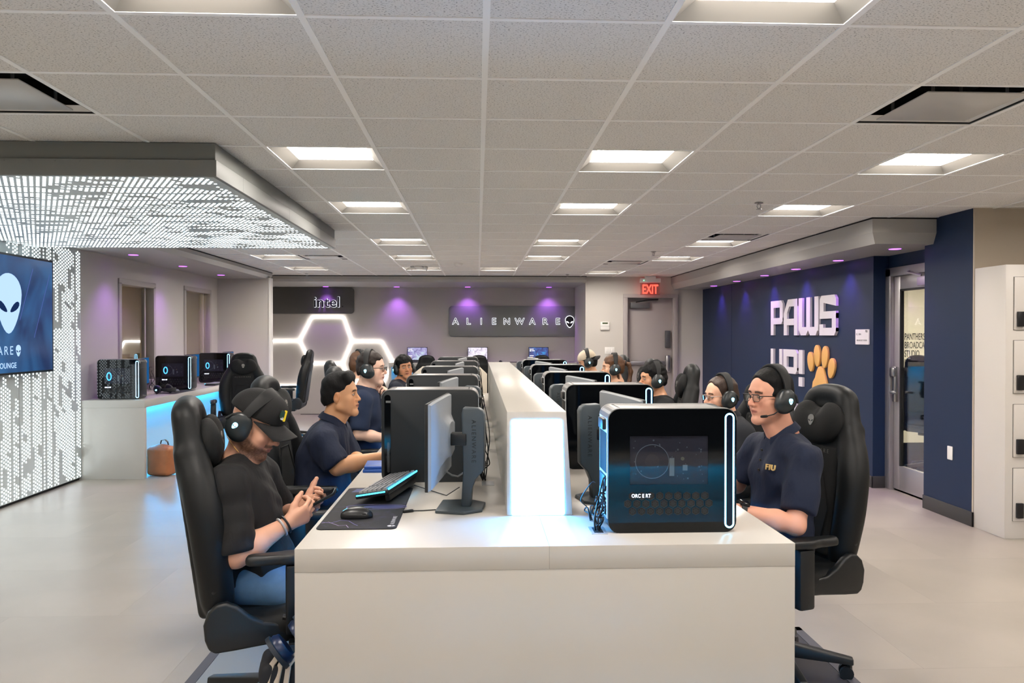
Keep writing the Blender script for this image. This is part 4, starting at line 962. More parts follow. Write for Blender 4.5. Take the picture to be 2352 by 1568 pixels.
# ------------------------------------------------------------------ gaming chair (faces +y, stands at z=0)
M_FAB = mat('chair_leather', '#0e1011', 0.5, spec=0.3, bump=(60,0.05)); M_FAB2 = mat('chair_fabric', '#0b0c0c', 0.85, bump=(400,0.15)); M_CHP = mat('chair_plastic', '#101213', 0.42)
def make_chair(label):
    t = thing('gaming_chair', label, 'chair', (0,0,0), 0, 'black gaming chairs')
    H_ = 0.008; LEAN = R(8)
    MBk = Matrix.Translation((0,-0.235,0.60)) @ Matrix.Rotation(LEAN,4,'X')
    s = SDF(H_, MBk)
    s.box((0,0,0.30),(0.17,0.030,0.30),0.02,k=0.03).box((0,-0.002,0.62),(0.10,0.022,0.13),0.02,k=0.05)
    for q in (-1,1): s.chain(*spline([(q*0.205,0.03,0.02),(q*0.228,0.036,0.20),(q*0.228,0.036,0.36),(q*0.200,0.026,0.48),(q*0.140,0.010,0.60),(q*0.112,0.004,0.72)], [0.044,0.050,0.050,0.045,0.035,0.029], 5), k=0.04)
    s.chain(*spline([(-0.112,0.004,0.72),(-0.07,0.002,0.752),(0,0.0,0.760),(0.07,0.002,0.752),(0.112,0.004,0.72)], [0.029,0.030,0.031,0.030,0.029], 4), k=0.03)
    bk = obj('backrest', s.mesh('backrest', 2), M_FAB, t)
    p = SDF(H_, MBk); p.box((0,0.048,0.26),(0.13,0.004,0.24),0.012,k=0.02); obj('back_pad', p.mesh('back_pad', 1), M_FAB2, bk)
    MB().tube([MBk @ Vector(q) for q in ((-0.09,0.066,0.06),(-0.12,0.066,0.22),(-0.07,0.066,0.38),(0.07,0.066,0.38),(0.12,0.066,0.22),(0.09,0.066,0.06))], 0.0025, 5).build('seam', mat('seam_dark','#0a0a0a',0.8), bk)
    for q in (-1,1): MB().tube([MBk @ Vector(v) for v in ((q*0.238,0.065,0.05),(q*0.262,0.074,0.20),(q*0.262,0.074,0.36),(q*0.230,0.062,0.48),(q*0.166,0.040,0.60),(q*0.136,0.030,0.72))], 0.0022, 5).build('seam', MATS['seam_dark'], bk)
    # head cushion, two lobes, with strap and emblem
    h = SDF(0.007, MBk)
    h.ell((-0.075,0.070,0.625),(0.085,0.042,0.088),euler3(0,10,0),k=0.05).ell((0.075,0.070,0.625),(0.085,0.042,0.088),euler3(0,-10,0),k=0.05).ell((0,0.062,0.57),(0.10,0.035,0.06),k=0.04)
    h.ell((0,0.125,0.70),(0.05,0.05,0.05),k=0.03,sub=True)
    cu = obj('head_cushion', h.mesh('head_cushion', 2), M_FAB2, t)
    alien(cu, MBk @ frame((0,0.1095,0.62),(-1,0,0),(0,0,1)), 0.052, 0.003, mat('emblem_grey','#8b8781',0.4,0.4), M_BLACK)
    st = [(a*0.172,(0.05 if abs(a)<0.99 else 0.0)+0,0.62) for a in (-1,1)]
    b = MB(); ring = [(0.17*math.cos(x_),0.008+0.058*math.sin(x_),0.605) for x_ in [2*PI*k/24 for k in range(25)]]
    b.strip([MBk @ Vector(v) for v in ring], [MBk.to_3x3() @ Vector((v[0]/0.17,(v[1]-0.008)/0.058*2,0)) for v in ring], 0.034, 0.004); b.build('strap', mat('strap_black','#0f1010',0.8), t)
    letter('lettering', 'ALIENWARE', 0.026, mat('embroidery','#55544f',0.8), bk, MBk @ frame((0.105,0.0665,0.475),(-1,0,0),(0,0,1)), 0.0004, spacing=1.5)
    # seat with bolsters
    s = SDF(H_); s.box((0,0.02,0.545),(0.20,0.235,0.035),0.022,k=0.03)
    for q in (-1,1): s.chain([(q*0.235,-0.20,0.555),(q*0.245,0.05,0.565),(q*0.225,0.24,0.55)],[0.042,0.05,0.045],k=0.05)
    obj('seat', s.mesh('seat', 2), M_FAB, t)
    for q in (-1,1):
        pf = [(-0.335,0.50),(-0.34,0.555),(-0.325,0.60),(-0.295,0.628),(-0.26,0.632),(-0.225,0.615),(-0.18,0.575),(-0.13,0.548),(-0.04,0.54),(0.06,0.53),(0.06,0.475),(-0.10,0.468),(-0.23,0.455),(-0.30,0.45),(-0.322,0.465)]
        MB().prism([(y_+0.085, z_+0.035) for y_, z_ in pf], q*0.262, q*0.298, 0).build('side_cover', M_CHP, t, 0.011, 3)
        for z in ((0.10,0.0),(0.20,0.0)): M = MBk @ Matrix.Translation((q*0.268,0.03,z[0])); MB().lathe([(0.012,-0.006),(0.012,0.006),(0.007,0.010)], n=14, M=M @ Matrix.Rotation(q*PI/2,4,'Y')).build('bolt', M_CHP, t, smooth=True)
    MB().box((-0.26,-0.245,0.54),(0.26,-0.205,0.60)).build('recline_hinge', M_CHP, t, 0.008); MB().cyl((0.298,0.02,0.60),(0.31,0.10,0.585),0.010,n=10).build('recline_lever', M_BLACK, t)
    for q in (-1,1):
        a = MB().box((q*0.335-0.03,-0.02,0.52),(q*0.335+0.03,0.06,0.775)).build('arm_post', M_CHP, t, 0.012)
        MB().box((q*0.335-0.026,-0.01,0.475),(q*0.335+0.026,0.05,0.525)).build('arm_bracket', M_CHP, t, 0.006)
        pd = SDF(0.008); pd.chain([(q*0.335,-0.13,0.792),(q*0.335,0.0,0.797),(q*0.325,0.14,0.792)],[0.030,0.036,0.032],k=0.03); pd.cut((0,0,1),(0,0,0.815)); pd.cut((0,0,-1),(0,0,0.777))
        obj('arm_pad', pd.mesh('arm_pad', 1), M_BLACK, t)
        MB().box((q*0.30 if q>0 else -0.335, -0.01,0.47),(q*0.335 if q>0 else -0.0-0.24,0.04,0.485)).build('arm_bar', M_CHP, t)
    MB().box((-0.13,-0.13,0.445),(0.13,0.12,0.50)).build('tilt_mechanism', M_CHP, t, 0.01); MB().cyl((0,0,0.14),(0,0,0.45),0.026,n=16).build('gas_lift', M_BLACK, t, smooth=True); MB().cyl((0,0,0.09),(0,0,0.24),0.042,0.036,n=18).build('lift_cover', M_CHP, t, smooth=True)
    for k in range(5):
        a = R(72*k+18); c, s_ = math.cos(a), math.sin(a); M = Matrix.Rotation(a,4,'Z')
        b = MB(); b.frustum([M @ Vector(p) for p in ((0.02,-0.04,0.085),(0.02,0.04,0.085),(0.02,0.032,0.15),(0.02,-0.032,0.15))], [M @ Vector(p) for p in ((0.345,-0.024,0.066),(0.345,0.024,0.066),(0.345,0.019,0.095),(0.345,-0.019,0.095))]); l = b.build('base_leg', M_CHP, t, 0.006)
        b = MB()
        for q in (-1,1): b.cyl(M @ Vector((0.315,q*0.012,0.030)), M @ Vector((0.315,q*0.030,0.030)), 0.030, n=18)
        b.cyl(M @ Vector((0.33,0,0.03)), M @ Vector((0.33,0,0.075)), 0.011, n=10); b.build('caster', M_BLACK, l, smooth=False)
    return t
# ------------------------------------------------------------------ people
def hm(c, yaw=0, pitch=0, roll=0):
    """head frame: face +y; yaw + turns to the person's left, pitch + looks up"""
    return Matrix.Translation(c) @ Matrix.Rotation(R(yaw),4,'Z') @ Matrix.Rotation(R(pitch),4,'X') @ Matrix.Rotation(R(roll),4,'Y')
def head_ops(s, HM, jaw=1.0, nose=1.0, fine=True):
    m0 = s.M; s.M = HM
    s.ell((0,-0.014,0.036),(0.074,0.094,0.084),k=0.02)
    s.ell((0,0.022,-0.020),(0.060*jaw,0.062,0.082),k=0.035)
    s.ell((0,0.040,0.045),(0.058,0.044,0.050),k=0.03)
    for q in (-1,1):
        s.cap((q*0.053*jaw,0.0,-0.060),(q*0.014,0.070,-0.100),0.019,0.018,k=0.03)
        s.ell((q*0.045*jaw,0.056,-0.020),(0.022,0.022,0.020),k=0.025); s.ell((q*0.036*jaw,0.040,-0.052),(0.026,0.030,0.032),k=0.025)
    s.ell((0,0.076,-0.098),(0.019,0.018,0.017),k=0.018)
    s.cap((-0.034,0.080,0.030),(0.034,0.080,0.030),0.010,k=0.018)
    for q in (-1,1): s.ell((q*0.031,0.094,0.006),(0.018,0.014,0.013),k=0.014,sub=True)
    s.cap((0,0.083,0.018),(0,0.083+0.026*nose,-0.024),0.0075,0.0115,k=0.012)
    for q in (-1,1): s.ell((q*0.0125,0.094,-0.029),(0.009,0.011,0.008),k=0.007)
    s.ell((0,0.079,-0.055),(0.026,0.016,0.022),k=0.015)
    s.chain([(-0.021,0.083,-0.056),(-0.006,0.0945,-0.0525),(0.006,0.0945,-0.0525),(0.021,0.083,-0.056)],[0.003,0.0055,0.0055,0.003],k=0.006)
    s.chain([(-0.019,0.082,-0.0605),(0,0.092,-0.065),(0.019,0.082,-0.0605)],[0.003,0.0065,0.003],k=0.006)
    if fine:
        s.chain([(-0.023,0.0945,-0.0585),(0,0.1015,-0.0588),(0.023,0.0945,-0.0585)],[0.0022,0.0026,0.0022],k=0.003,sub=True)
    for q in (-1,1): s.ell((q*0.031,0.0755,0.007),(0.0135,0.0125,0.0115),k=0.003)
    for q in (-1,1):
        s.ell((q*0.076,-0.008,-0.004),(0.010,0.019,0.032),euler3(-12,0,q*-22),k=0.008)
        if fine: s.ell((q*0.088,-0.004,0.0),(0.008,0.010,0.017),euler3(-12,0,q*-22),k=0.006,sub=True)
    s.M = m0
def face_colors(HM, skin, lip, brow, beard=0.0, bcol=(0.05,0.03,0.02), iris=(0.05,0.03,0.02), eyes=True, mous=None):
    inv = np.array(HM.inverted(), dtype=np.float64)
    skin, lip, brow, bcol = [np.array(lin(c)[:3]) if isinstance(c, str) else np.array(c) for c in (skin, lip, brow, bcol)]
    def f(P):
        q = P @ inv[:3,:3].T + inv[:3,3]; x, y, z = np.abs(q[:,0]), q[:,1], q[:,2]
        near = (x < 0.11) & (y > -0.13) & (y < 0.14) & (z > -0.13) & (z < 0.15)
        C = np.tile(skin, (len(P),1))
        def mixc(col, wgt): C[:] = C*(1-wgt[:,None]) + np.asarray(col)[None]*wgt[:,None]
        sm = lambda v, a, b: np.clip((v-a)/(b-a), 0, 1)
        # warm cheeks, nose and ears
        wg = 0.28*np.exp(-((x-0.04)**2+(z+0.03)**2)/0.0007)*sm(y,0.02,0.07) + 0.25*sm(y,0.098,0.112)*(z>-0.045)*(z<0.0) + 0.3*sm(x,0.074,0.082)
        mixc(skin*np.array([1.05,0.72,0.66]), np.clip(wg,0,1)*near)
        if beard > 0:
            line = -0.028 - 0.35*(y-0.01)            # falls from the ear to the mouth corner
            a = sm(line - z, 0.0, 0.014)*sm(y,-0.02,0.005)*sm(z,-0.135,-0.11)
            if mous is None or mous: a = np.maximum(a, sm(y,0.07,0.08)*sm(-z,0.036,0.042)*sm(z,-0.056,-0.051)*(x < 0.034))
            a *= 1-np.clip(1.3-(x/0.022)**2-((z+0.059)/0.009)**2,0,1)*(y>0.075)
            rs = np.random.RandomState(1).uniform(0.75,1.0,len(P)); mixc(bcol, np.clip(a*beard*rs,0,1)*near)
        l = np.clip(2.2*(1-(x/0.024)**2-((z+0.0585)/0.0105)**2),0,1)*(y>0.078)
        mixc(lip, l*0.85*near)
        d = np.abs(z - (0.0275 + 0.004*np.sin(np.clip((x-0.010)/0.036,0,1)*PI)))
        mixc(brow, sm(0.0062-d, 0, 0.003)*(x>0.010)*(x<0.048)*(y>0.055)*near*0.92)
        if eyes:
            ex, ez = (x-0.031)/0.0125, (z-0.0065)/0.0052; e = ex**2+ez**2
            on = (y > 0.072)*near
            mixc(np.array((0.03,0.02,0.02)), sm(1.9-e,0,0.6)*on*0.75); mixc(np.array((0.55,0.53,0.5)), sm(1.0-e,0,0.3)*on)
            mixc(np.array(iris), sm(0.0052-np.sqrt((x-0.031)**2+(z-0.0068)**2),0,0.0012)*on)
        # dark line of the mouth
        mixc(lip*0.25, np.clip(1-np.abs(z+0.0587)/0.0018,0,1)*(x<0.021)*(y>0.08)*near*0.8)
        return C
    return f
def hand_ops(s, W, fwd, back, side, curl=(30,35,25), thumb=(35,20), spread=4, k=0.006, sc=1.0, thumb_curl=15, idx=None):
    """W wrist point, fwd the way the fingers run, back the dorsal normal, side=+1 when the thumb lies along back x fwd ... """
    f = Vector(fwd).normalized(); b = Vector(back); b = (b - f*b.dot(f)).normalized(); x = f.cross(b)*side   # x: towards the thumb
    O = Vector(W); P = lambda u, v, w_: O + (x*u + f*v + b*w_)*sc
    m0 = s.M; s.M = None
    for u, v in ((0.026,0.078),(0.010,0.083),(-0.010,0.080),(-0.027,0.072)): s.cap(P(u*0.55,0.012,0), P(u,v,0), 0.0165*sc, 0.0125*sc, k=0.014)
    tips = []
    for n, (u, v, ls, rr) in enumerate(((0.027,0.082,(0.040,0.025,0.020),0.0088),(0.009,0.088,(0.044,0.029,0.021),0.0090),(-0.010,0.084,(0.040,0.027,0.021),0.0086),(-0.027,0.075,(0.032,0.020,0.018),0.0075))):
        cr = curl if idx is None or n not in idx else idx[n]
        p = P(u, v, 0.0); a = 0; d0 = (f*math.cos(R(spread*(1.5-n))) + x*math.sin(R(spread*(1.5-n)))).normalized(); pts = [p]
        for j in range(3):
            a += cr[j]; d = d0*math.cos(R(a)) - b*math.sin(R(a)); p = p + d*ls[j]*sc; pts.append(p)
        s.chain(pts, [rr*1.12*sc, rr*sc, rr*0.92*sc, rr*0.80*sc], k=k); tips.append(pts)
    p = P(0.018,0.022,-0.006); a0, a1 = thumb
    d = (f*math.cos(R(a0)) + x*math.sin(R(a0))).normalized(); d = (d*math.cos(R(a1)) - b*math.sin(R(a1))).normalized()
    p1 = p + d*0.040*sc; dd = (d*math.cos(R(thumb_curl)) + (f - x*0.6)*math.sin(R(thumb_curl))).normalized(); p2 = p1 + dd*0.032*sc; p3 = p2 + (dd + f*0.15).normalized()*0.026*sc
    s.chain([p,p1,p2,p3], [0.0155*sc,0.0125*sc,0.0105*sc,0.0088*sc], k=0.010)
    s.M = m0; return tips, (p1,p2,p3)
V3 = Vector
DEF = dict(pelvis=(0,0,0.67), chest=(0,-0.02,1.0), neck=(0,-0.035,1.17), head=(0,0.02,1.31), yaw=0, pitch=0, roll=0,
           shR=(0.185,-0.03,1.11), shL=(-0.185,-0.03,1.11), elR=(0.245,0.06,0.87), elL=(-0.245,0.06,0.87), wrR=(0.17,0.30,0.94), wrL=(-0.17,0.30,0.94),
           fatR=1.0, foot=0.0, sleeve=0.62, jaw=1.0, nose=1.0, h=0.006, hc=0.010, arm=1.0, torso=1.0)
def person(label, loc, rz, skin, shirt_mat, pants_mat, hair=None, lips='#a5625a', brow='#1c1310', beard=0, bcol='#1c1310', hands=None, collar=True, long_sleeve=False, mous=None, eyes=True, hoody=False, **kw):
    p = dict(DEF); p.update(kw); g = {k: (V3(v) if isinstance(v, tuple) else v) for k, v in p.items()}
    t = thing('person', label, 'person', loc, rz, 'people at the gaming desk')
    HM = hm(g['head'], g['yaw'], g['pitch'], g['roll']); h = g['h']; A = g['arm']; T_ = g['torso']
    s = SDF(h); head_ops(s, HM, g['jaw'], g['nose'], h <= 0.005)
    nb = g['neck']; nt_ = HM @ V3((0,-0.028,-0.045)); nf = HM @ V3((0,0.022,-0.075))
    s.cap(nb, nt_, 0.056*(0.9+0.1*A), 0.053, k=0.02); s.cap(nb + V3((0,0.03,-0.01)), nf, 0.045, 0.040, k=0.02)
    for q in ('R','L'): s.cap(nb, g['sh'+q], 0.050, 0.045, k=0.03)
    s.cap(nb, g['chest'], 0.06, 0.08, k=0.03)
    for q in ('R','L'):
        sh, el, wr = g['sh'+q], g['el'+q], g['wr'+q]
        s.cap(sh, el, 0.046*A, 0.040*A, k=0.02)
        mid = el.lerp(wr, 0.35); s.cap(el, mid, 0.039*A, 0.042*A, k=0.02); s.cap(mid, wr, 0.042*A, 0.026*(0.6+0.4*A), k=0.02)
    hd = hands or {}
    for q, sd in (('R',1),('L',-1)):
        el, wr = g['el'+q], g['wr'+q]; d = (wr-el).normalized(); o = dict(fwd=d, back=(0,0,1), side=-sd, k=0.006)
        o.update(hd.get(q, {})); hand_ops(s, wr, **o)
    me = s.mesh('body', 1, face_colors(HM, skin, lips, brow, beard, lin(bcol)[:3], eyes=eyes, mous=mous))
    obj('body', me, mat('skin','#c89a80',0.48,spec=0.35,vcol=True,bump=(900,0.03)), t)
    # shirt
    c = SDF(g['hc']); pv, ch = g['pelvis'], g['chest']; F = g['fatR']*T_
    wst = pv.lerp(ch, 0.45)
    c.ell(pv + V3((0,0,0.03)), (0.175*F,0.135*F,0.10), k=0.06); c.ell(wst, (0.160*F,0.125*F,0.15), k=0.08); c.ell(ch, (0.178*T_,0.125*F,0.15), k=0.08)
    up = ch.lerp(nb, 0.62); c.ell(up, (0.165*T_,0.10,0.09), k=0.07)
    c.cap(ch + V3((0.05,0.03,0.02)), ch + V3((-0.05,0.03,0.02)), 0.10*T_, k=0.05)
    for q in ('R','L'):
        sh, el, wr = g['sh'+q], g['el'+q], g['wr'+q]; c.cap(nb + V3((0,0,-0.035)), sh, 0.060, 0.066*A, k=0.05)
        if long_sleeve: c.cap(sh, el, 0.066*A, 0.054*A, k=0.03); c.cap(el, el.lerp(wr,0.94), 0.054*A, 0.040*A, k=0.02)
        else:
            e = sh.lerp(el, g['sleeve']); c.cap(sh, e, 0.068*A, 0.074*A, k=0.035)
    if not hoody: c.ops.append(('c', np.array(nb+V3((0,0.0,0.0)),dtype=np.float32), np.array(nt_,dtype=np.float32), 0.062, 0.064, 0.012, True))
    c.noise = ripples(0.0055, int(1000*abs(loc[1])) % 9973, 42.0)
    if not long_sleeve:   # open, cut sleeve ends
        for q in ('R','L'):
            sh, el = g['sh'+q], g['el'+q]; e0 = sh.lerp(el, g['sleeve']-0.02); d = (el-sh).normalized()
            c.disc(e0+d*(0.03+0.09), d, 0.094*A, 0.09, 0.004)
    shirt = obj('shirt', c.mesh('shirt', 1), shirt_mat, t)
    if collar:   # folded polo collar, open at the throat
        ax = (nt_-nb).normalized(); u = (V3((0,1,0)) - ax*ax.y).normalized(); v = ax.cross(u); n_ = 33; rows = []
        for k in range(n_):
            a = R(16 + 328*k/(n_-1)); fr = max(0, math.cos(a))**2; tip = max(0, 1-min(k, n_-1-k)/4.0)
            top = 0.056 - 0.034*fr; dirv = u*math.cos(a) + v*math.sin(a)
            q = [(0.064,top-0.03),(0.0655,top-0.004),(0.069,top+0.002),(0.074,top-0.004),(0.088+0.010*fr,top-0.034-0.012*fr-0.016*tip),(0.084+0.010*fr,top-0.036-0.012*fr-0.016*tip),(0.069,top-0.012)]
            rows.append([nb + u*0.006 + ax*z + dirv*(r_+0.012*fr) for r_, z in q])
        m_ = len(rows[0]); b = MB(); b.add([p_ for r_ in rows for p_ in r_], [(i*m_+j, (i+1)*m_+j, (i+1)*m_+(j+1)%m_, i*m_+(j+1)%m_) for i in range(n_-1) for j in range(m_)] + [tuple(range(m_)), tuple(range((n_-1)*m_, n_*m_))[::-1]])
        b.build('collar', shirt_mat, shirt, smooth=True)
    # trousers
    tr = SDF(0.012)
    for q in (-1,1):
        hp = pv + V3((q*0.09,0.0,-0.015)); kn = V3((q*0.13, pv.y+0.43, 0.60)); an = V3((q*0.12, pv.y+0.40, 0.14+g['foot']))
        tr.cap(hp, kn, 0.092, 0.066, k=0.04); tr.cap(kn, an, 0.064, 0.046, k=0.03)
    tr.ell(pv + V3((0,-0.01,0.0)), (0.17,0.125,0.085), k=0.05); tr.noise = ripples(0.003, 77, 34.0)
    obj('trousers', tr.mesh('trousers', 1), pants_mat, t)
    for q in (-1,1):
        sh_ = SDF(0.012); sh_.cap((q*0.12,pv.y+0.38,0.06+g['foot']),(q*0.125,pv.y+0.56,0.045+g['foot']),0.046,0.042,k=0.02); sh_.cut((0,0,-1),(0,0,0.004+g['foot'])); obj('shoe', sh_.mesh('shoe',1), mat('shoe_dark','#1b1b1e',0.6), t)
    if hair: hair(t, HM, h)
    return t, HM, g
M_HAIRK = mat('hair_black', '#0b0a0a', 0.7, spec=0.25, bump=(90,0.35,(1,1,0.3))); M_HAIRB = mat('hair_brown', '#221610', 0.65, bump=(90,0.35,(1,1,0.3))); M_HAIRL = mat('hair_light_brown', '#5c3d27', 0.5, bump=(120,0.4,(2.2,2.2,0.35)), var=(26,0.35))
M_HAIRM = mat('hair_mid_brown', '#3c2a20', 0.5, bump=(90,0.35,(1,1,0.3)))
def hair_short(m, top=0.016, side=0.006, quiff=0.0, curly=0.0, line=0.078, nape=-0.055, freq=70.0, recede=0.0):
    def f(t, HM, h):
        s = SDF(max(0.0035, h*0.8), HM)
        s.ell((0,-0.016,0.036),(0.074+side,0.094+side,0.084+top),k=0.01); s.ell((0,-0.045,-0.010),(0.066+side*0.8,0.064+side,0.066),k=0.03)
        s.ell((0,-0.01,0.075),(0.068+side,0.088,0.05+top*0.7),k=0.03)
        if quiff:
            for q in range(7): x = -0.05+0.1*q/6; s.cap((x,0.060,0.085),(x*1.0,0.048+0.006*(q%2),0.112+quiff*(0.7+0.2*(q%2))),0.018,0.012,k=0.014)
            s.ell((0,0.035,0.105),(0.058,0.05,0.022+quiff*0.5),k=0.03)
        if curly:
            rs = random.Random(4)
            for q in range(90):
                a = rs.uniform(0,2*PI); e = rs.uniform(0.05,1.45); d = V3((math.cos(a)*math.cos(e), math.sin(a)*math.cos(e), math.sin(e)))
                s.ell((0.078*d.x, -0.014+0.096*d.y, 0.040+(0.084+top)*d.z), (curly*rs.uniform(0.7,1.2),)*3, k=0.006)
        # hairline: clear the face, the ears and below the nape
        s.ell((0,0.118,line-0.105),(0.079-recede*0.2,0.078,0.103+recede),k=0.010,sub=True); s.box((0,0.08,-0.10),(0.10,0.072,0.085),0.0,k=0.01,sub=True); s.box((0,0.125,0.0),(0.11,0.062,max(0.02,line-0.055)),0.012,k=0.014,sub=True)
        for q in (-1,1): s.ell((q*0.080,0.0,-0.012),(0.022,0.025,0.036),k=0.006,sub=True); s.box((q*0.09,0.03,-0.075),(0.05,0.045,0.06),0.0,k=0.01,sub=True)
        s.cut((0,0.35,-1),(0,-0.09,nape))
        fr = freq
        s.noise = ripples(0.0022, 9, fr)
        obj('hair', s.mesh('hair', 1), m, t)
    return f
def hair_pony(m):
    def f(t, HM, h):
        hair_short(m, 0.012, 0.008, 0, 0, 0.085, -0.06, 60)(t, HM, h)
        s = SDF(0.006, HM); s.ell((0,-0.118,0.045),(0.026,0.024,0.026),k=0.02); s.chain([(0,-0.12,0.05),(0,-0.165,0.03),(0.004,-0.18,-0.04),(-0.004,-0.165,-0.13),(0.0,-0.15,-0.21),(0.0,-0.135,-0.26)],[0.016,0.020,0.022,0.020,0.015,0.006],k=0.02)
        s.chain([(0.05,-0.04,-0.06),(0.045,-0.05,-0.14),(0.05,-0.02,-0.20)],[0.018,0.018,0.008],k=0.02); s.chain([(-0.05,-0.04,-0.06),(-0.045,-0.05,-0.14),(-0.05,-0.02,-0.20)],[0.018,0.018,0.008],k=0.02)
        s.noise = ripples(0.003, 3, 80.0); obj('ponytail', s.mesh('ponytail', 1), m, t)
        b = MB(); b.tube([HM @ V3((0.024*math.cos(a), -0.128-0.004*math.sin(a), 0.046+0.024*math.sin(a))) for a in [2*PI*k/16 for k in range(16)]], 0.006, 6, True); b.build('hair_tie', M_BLACK, t, smooth=True)
    return f

# headset in head space (face +y)
M_CUP = mat('headset_grey', '#23282a', 0.32, spec=0.5); M_BAND = mat('headset_band', '#0d0e0f', 0.65); M_LOGO = emat('logo_cyan', '#8fe2ff', 2.6)
def make_headset(label):
    t = thing('headset', label, 'headset', (0,0,0), 0, 'black gaming headsets')
    for q in (-1,1):
        s = SDF(0.005); Rm = euler3(0,0,q*8)
        s.ell((q*0.101,-0.008,-0.008),(0.022,0.050,0.056),Rm,k=0.012); s.ell((q*0.100,0.018,-0.030),(0.016,0.030,0.030),Rm,k=0.03)
        cp = obj('ear_cup', s.mesh('ear_cup', 1), M_CUP, t)
        s = SDF(0.006); s.ell((q*0.086,-0.006,-0.008),(0.016,0.048,0.054),k=0.01); obj('ear_pad', s.mesh('ear_pad', 1), M_BAND, t)
        alien(cp, frame((q*0.1243,-0.012,-0.010),(-0.139,q*0.990,0),(0,0,1)), 0.027, 0.0036, M_LOGO, M_CUP)
        MB().tube([(q*0.108,-0.03,0.03),(q*0.116,-0.05,0.012),(q*0.117,-0.058,-0.02)],0.0055,8).build('hinge_arm', M_BAND, t, smooth=True)
    ang = [R(-12 + 204*k/28) for k in range(29)]
    pts = [(0.104*math.cos(a)*(1.0 if math.sin(a) > 0 else 1.0), -0.012-0.012*math.sin(a), 0.022+0.126*math.sin(a)) for a in ang]
    nr = [(math.cos(a),0,math.sin(a)) for a in ang]
    MB().strip(pts, nr, [0.030+0.020*max(0,math.sin(a)) for a in ang], 0.013).build('headband', M_BAND, t, 0.004)
    return t
HS0 = make_headset('seed')
SEED_USED = [False]
def wear_headset(root, HM, label, mic=0, dz=0.0, dy=0.0, tilt=0):
    M = Matrix.LocRotScale(root.location, root.rotation_euler, (1,1,1)) @ HM @ Matrix.Translation((0,dy,dz)) @ Matrix.Rotation(R(tilt),4,'X')
    t = HS0 if not SEED_USED[0] else copy_tree(HS0); SEED_USED[0] = True
    t['label'] = label; t.location = M.to_translation(); t.rotation_euler = M.to_euler()
    if mic:
        mk = MB().tube([(mic*0.105,0.030,-0.045),(mic*0.098,0.06,-0.065),(mic*0.075,0.085,-0.075)],0.0028,7).build('microphone_boom', M_BLACK, None, smooth=True); tip = SDF(0.003); tip.cap((mic*0.078,0.083,-0.074),(mic*0.060,0.096,-0.077),0.0065,k=0.002); tp = obj('microphone', tip.mesh('microphone',1), M_BLACK, None)
        for o in (mk, tp): o.parent = t
    return t
def glasses(root, HM, label, m):
    M = Matrix.LocRotScale(root.location, root.rotation_euler, (1,1,1)) @ HM
    t = thing('eyeglasses', label, 'glasses', M.to_translation()); t.rotation_euler = M.to_euler()
    for q in (-1,1):
        ring = [(q*0.033+0.024*x, 0.106-0.004*abs(x), 0.004+0.016*z) for x, z in rrect(2,2,0.7,4)]
        MB().tube(ring, 0.0013, 6, True).build('rim', m, t)
        MB().tube([(q*0.033+0.024*x*1.02, 0.1065, 0.019) for x in (-1,-0.5,0,0.5,1)], 0.0022, 6).build('brow_bar', m, t)
        MB().prism([(z, x) for x, y, z in ring], 0.1052, 0.1060, 1).build('lens', glassmat('lens_glass','#f6f8f8',0.07), t)
        MB().tube([(q*0.057,0.103,0.014),(q*0.076,0.08,0.014),(q*0.083,0.0,0.010)],0.0022,6).build('temple', m, t)
    MB().tube([(-0.010,0.106,0.006),(0,0.1085,0.009),(0.010,0.106,0.006)],0.0016,6).build('bridge', m, t)
    return t
M_NAVY = mat('navy_polo', '#0a1730', 0.85, bump=(16,0.9,(1,1,0.5))); M_TEEB = mat('black_tee', '#121112', 0.9, bump=(16,0.9,(1,1,0.5))); M_DARKT = mat('dark_tee', '#0c0d10', 0.9, bump=(16,0.8)); M_CREAM = mat('cream_tee', '#cfc3b0', 0.9, bump=(400,0.1))
M_JEAN = mat('blue_denim', '#5b7ea0', 0.85, bump=(700,0.2), var=(14,0.18)); M_PANT = mat('dark_trousers', '#16171b', 0.85); M_JACK = mat('navy_jacket', '#141b2b', 0.8, bump=(300,0.1)); M_PALE = mat('pale_shirt', '#d9d4cd', 0.9)
LF_, RF_ = -PI/2, PI/2     # left row faces +X, right row faces -X
CHAIRS = {}
# ---- man with the phone
CH0 = make_chair('black gaming chair under the man in the black cap'); CH0.location = (-0.80,3.20,0); CH0.rotation_euler = (0,0,LF_+R(13))
phone_c = V3((0.015,0.262,0.968))
PH_F = V3((0.10,0.83,0.42)).normalized()
pL1 = person('man in black cap and black tee bent over a phone', (-0.90,3.20,0), LF_, '#d6a186', M_TEEB, M_JEAN, None, brow='#3a2417', beard=0.85, bcol='#3a2216', collar=False,
    h=0.0045, hc=0.0075, foot=0.115, fatR=1.06, sleeve=0.88, arm=1.12, torso=1.04, pelvis=(0,0.02,0.68), chest=(0,-0.055,0.93), neck=(0,-0.055,1.125), head=(0,0.010,1.268), pitch=-27, yaw=-6,
    shR=(0.185,-0.045,1.055), shL=(-0.185,-0.035,1.055), elR=(0.245,0.005,0.815), elL=(-0.235,0.06,0.83), wrR=(0.135,0.165,0.905), wrL=(-0.075,0.175,0.925),
    hands={'R': dict(fwd=(-0.50,0.78,0.36), back=(0.78,0.42,-0.30), side=-1, curl=(38,52,30), thumb=(38,25), thumb_curl=10, sc=1.04),
           'L': dict(fwd=(0.42,0.82,0.30), back=(-0.75,0.45,-0.45), side=1, curl=(30,40,25), thumb=(62,-8), thumb_curl=-8, sc=1.04)})
rootL1, HML1, gL1 = pL1
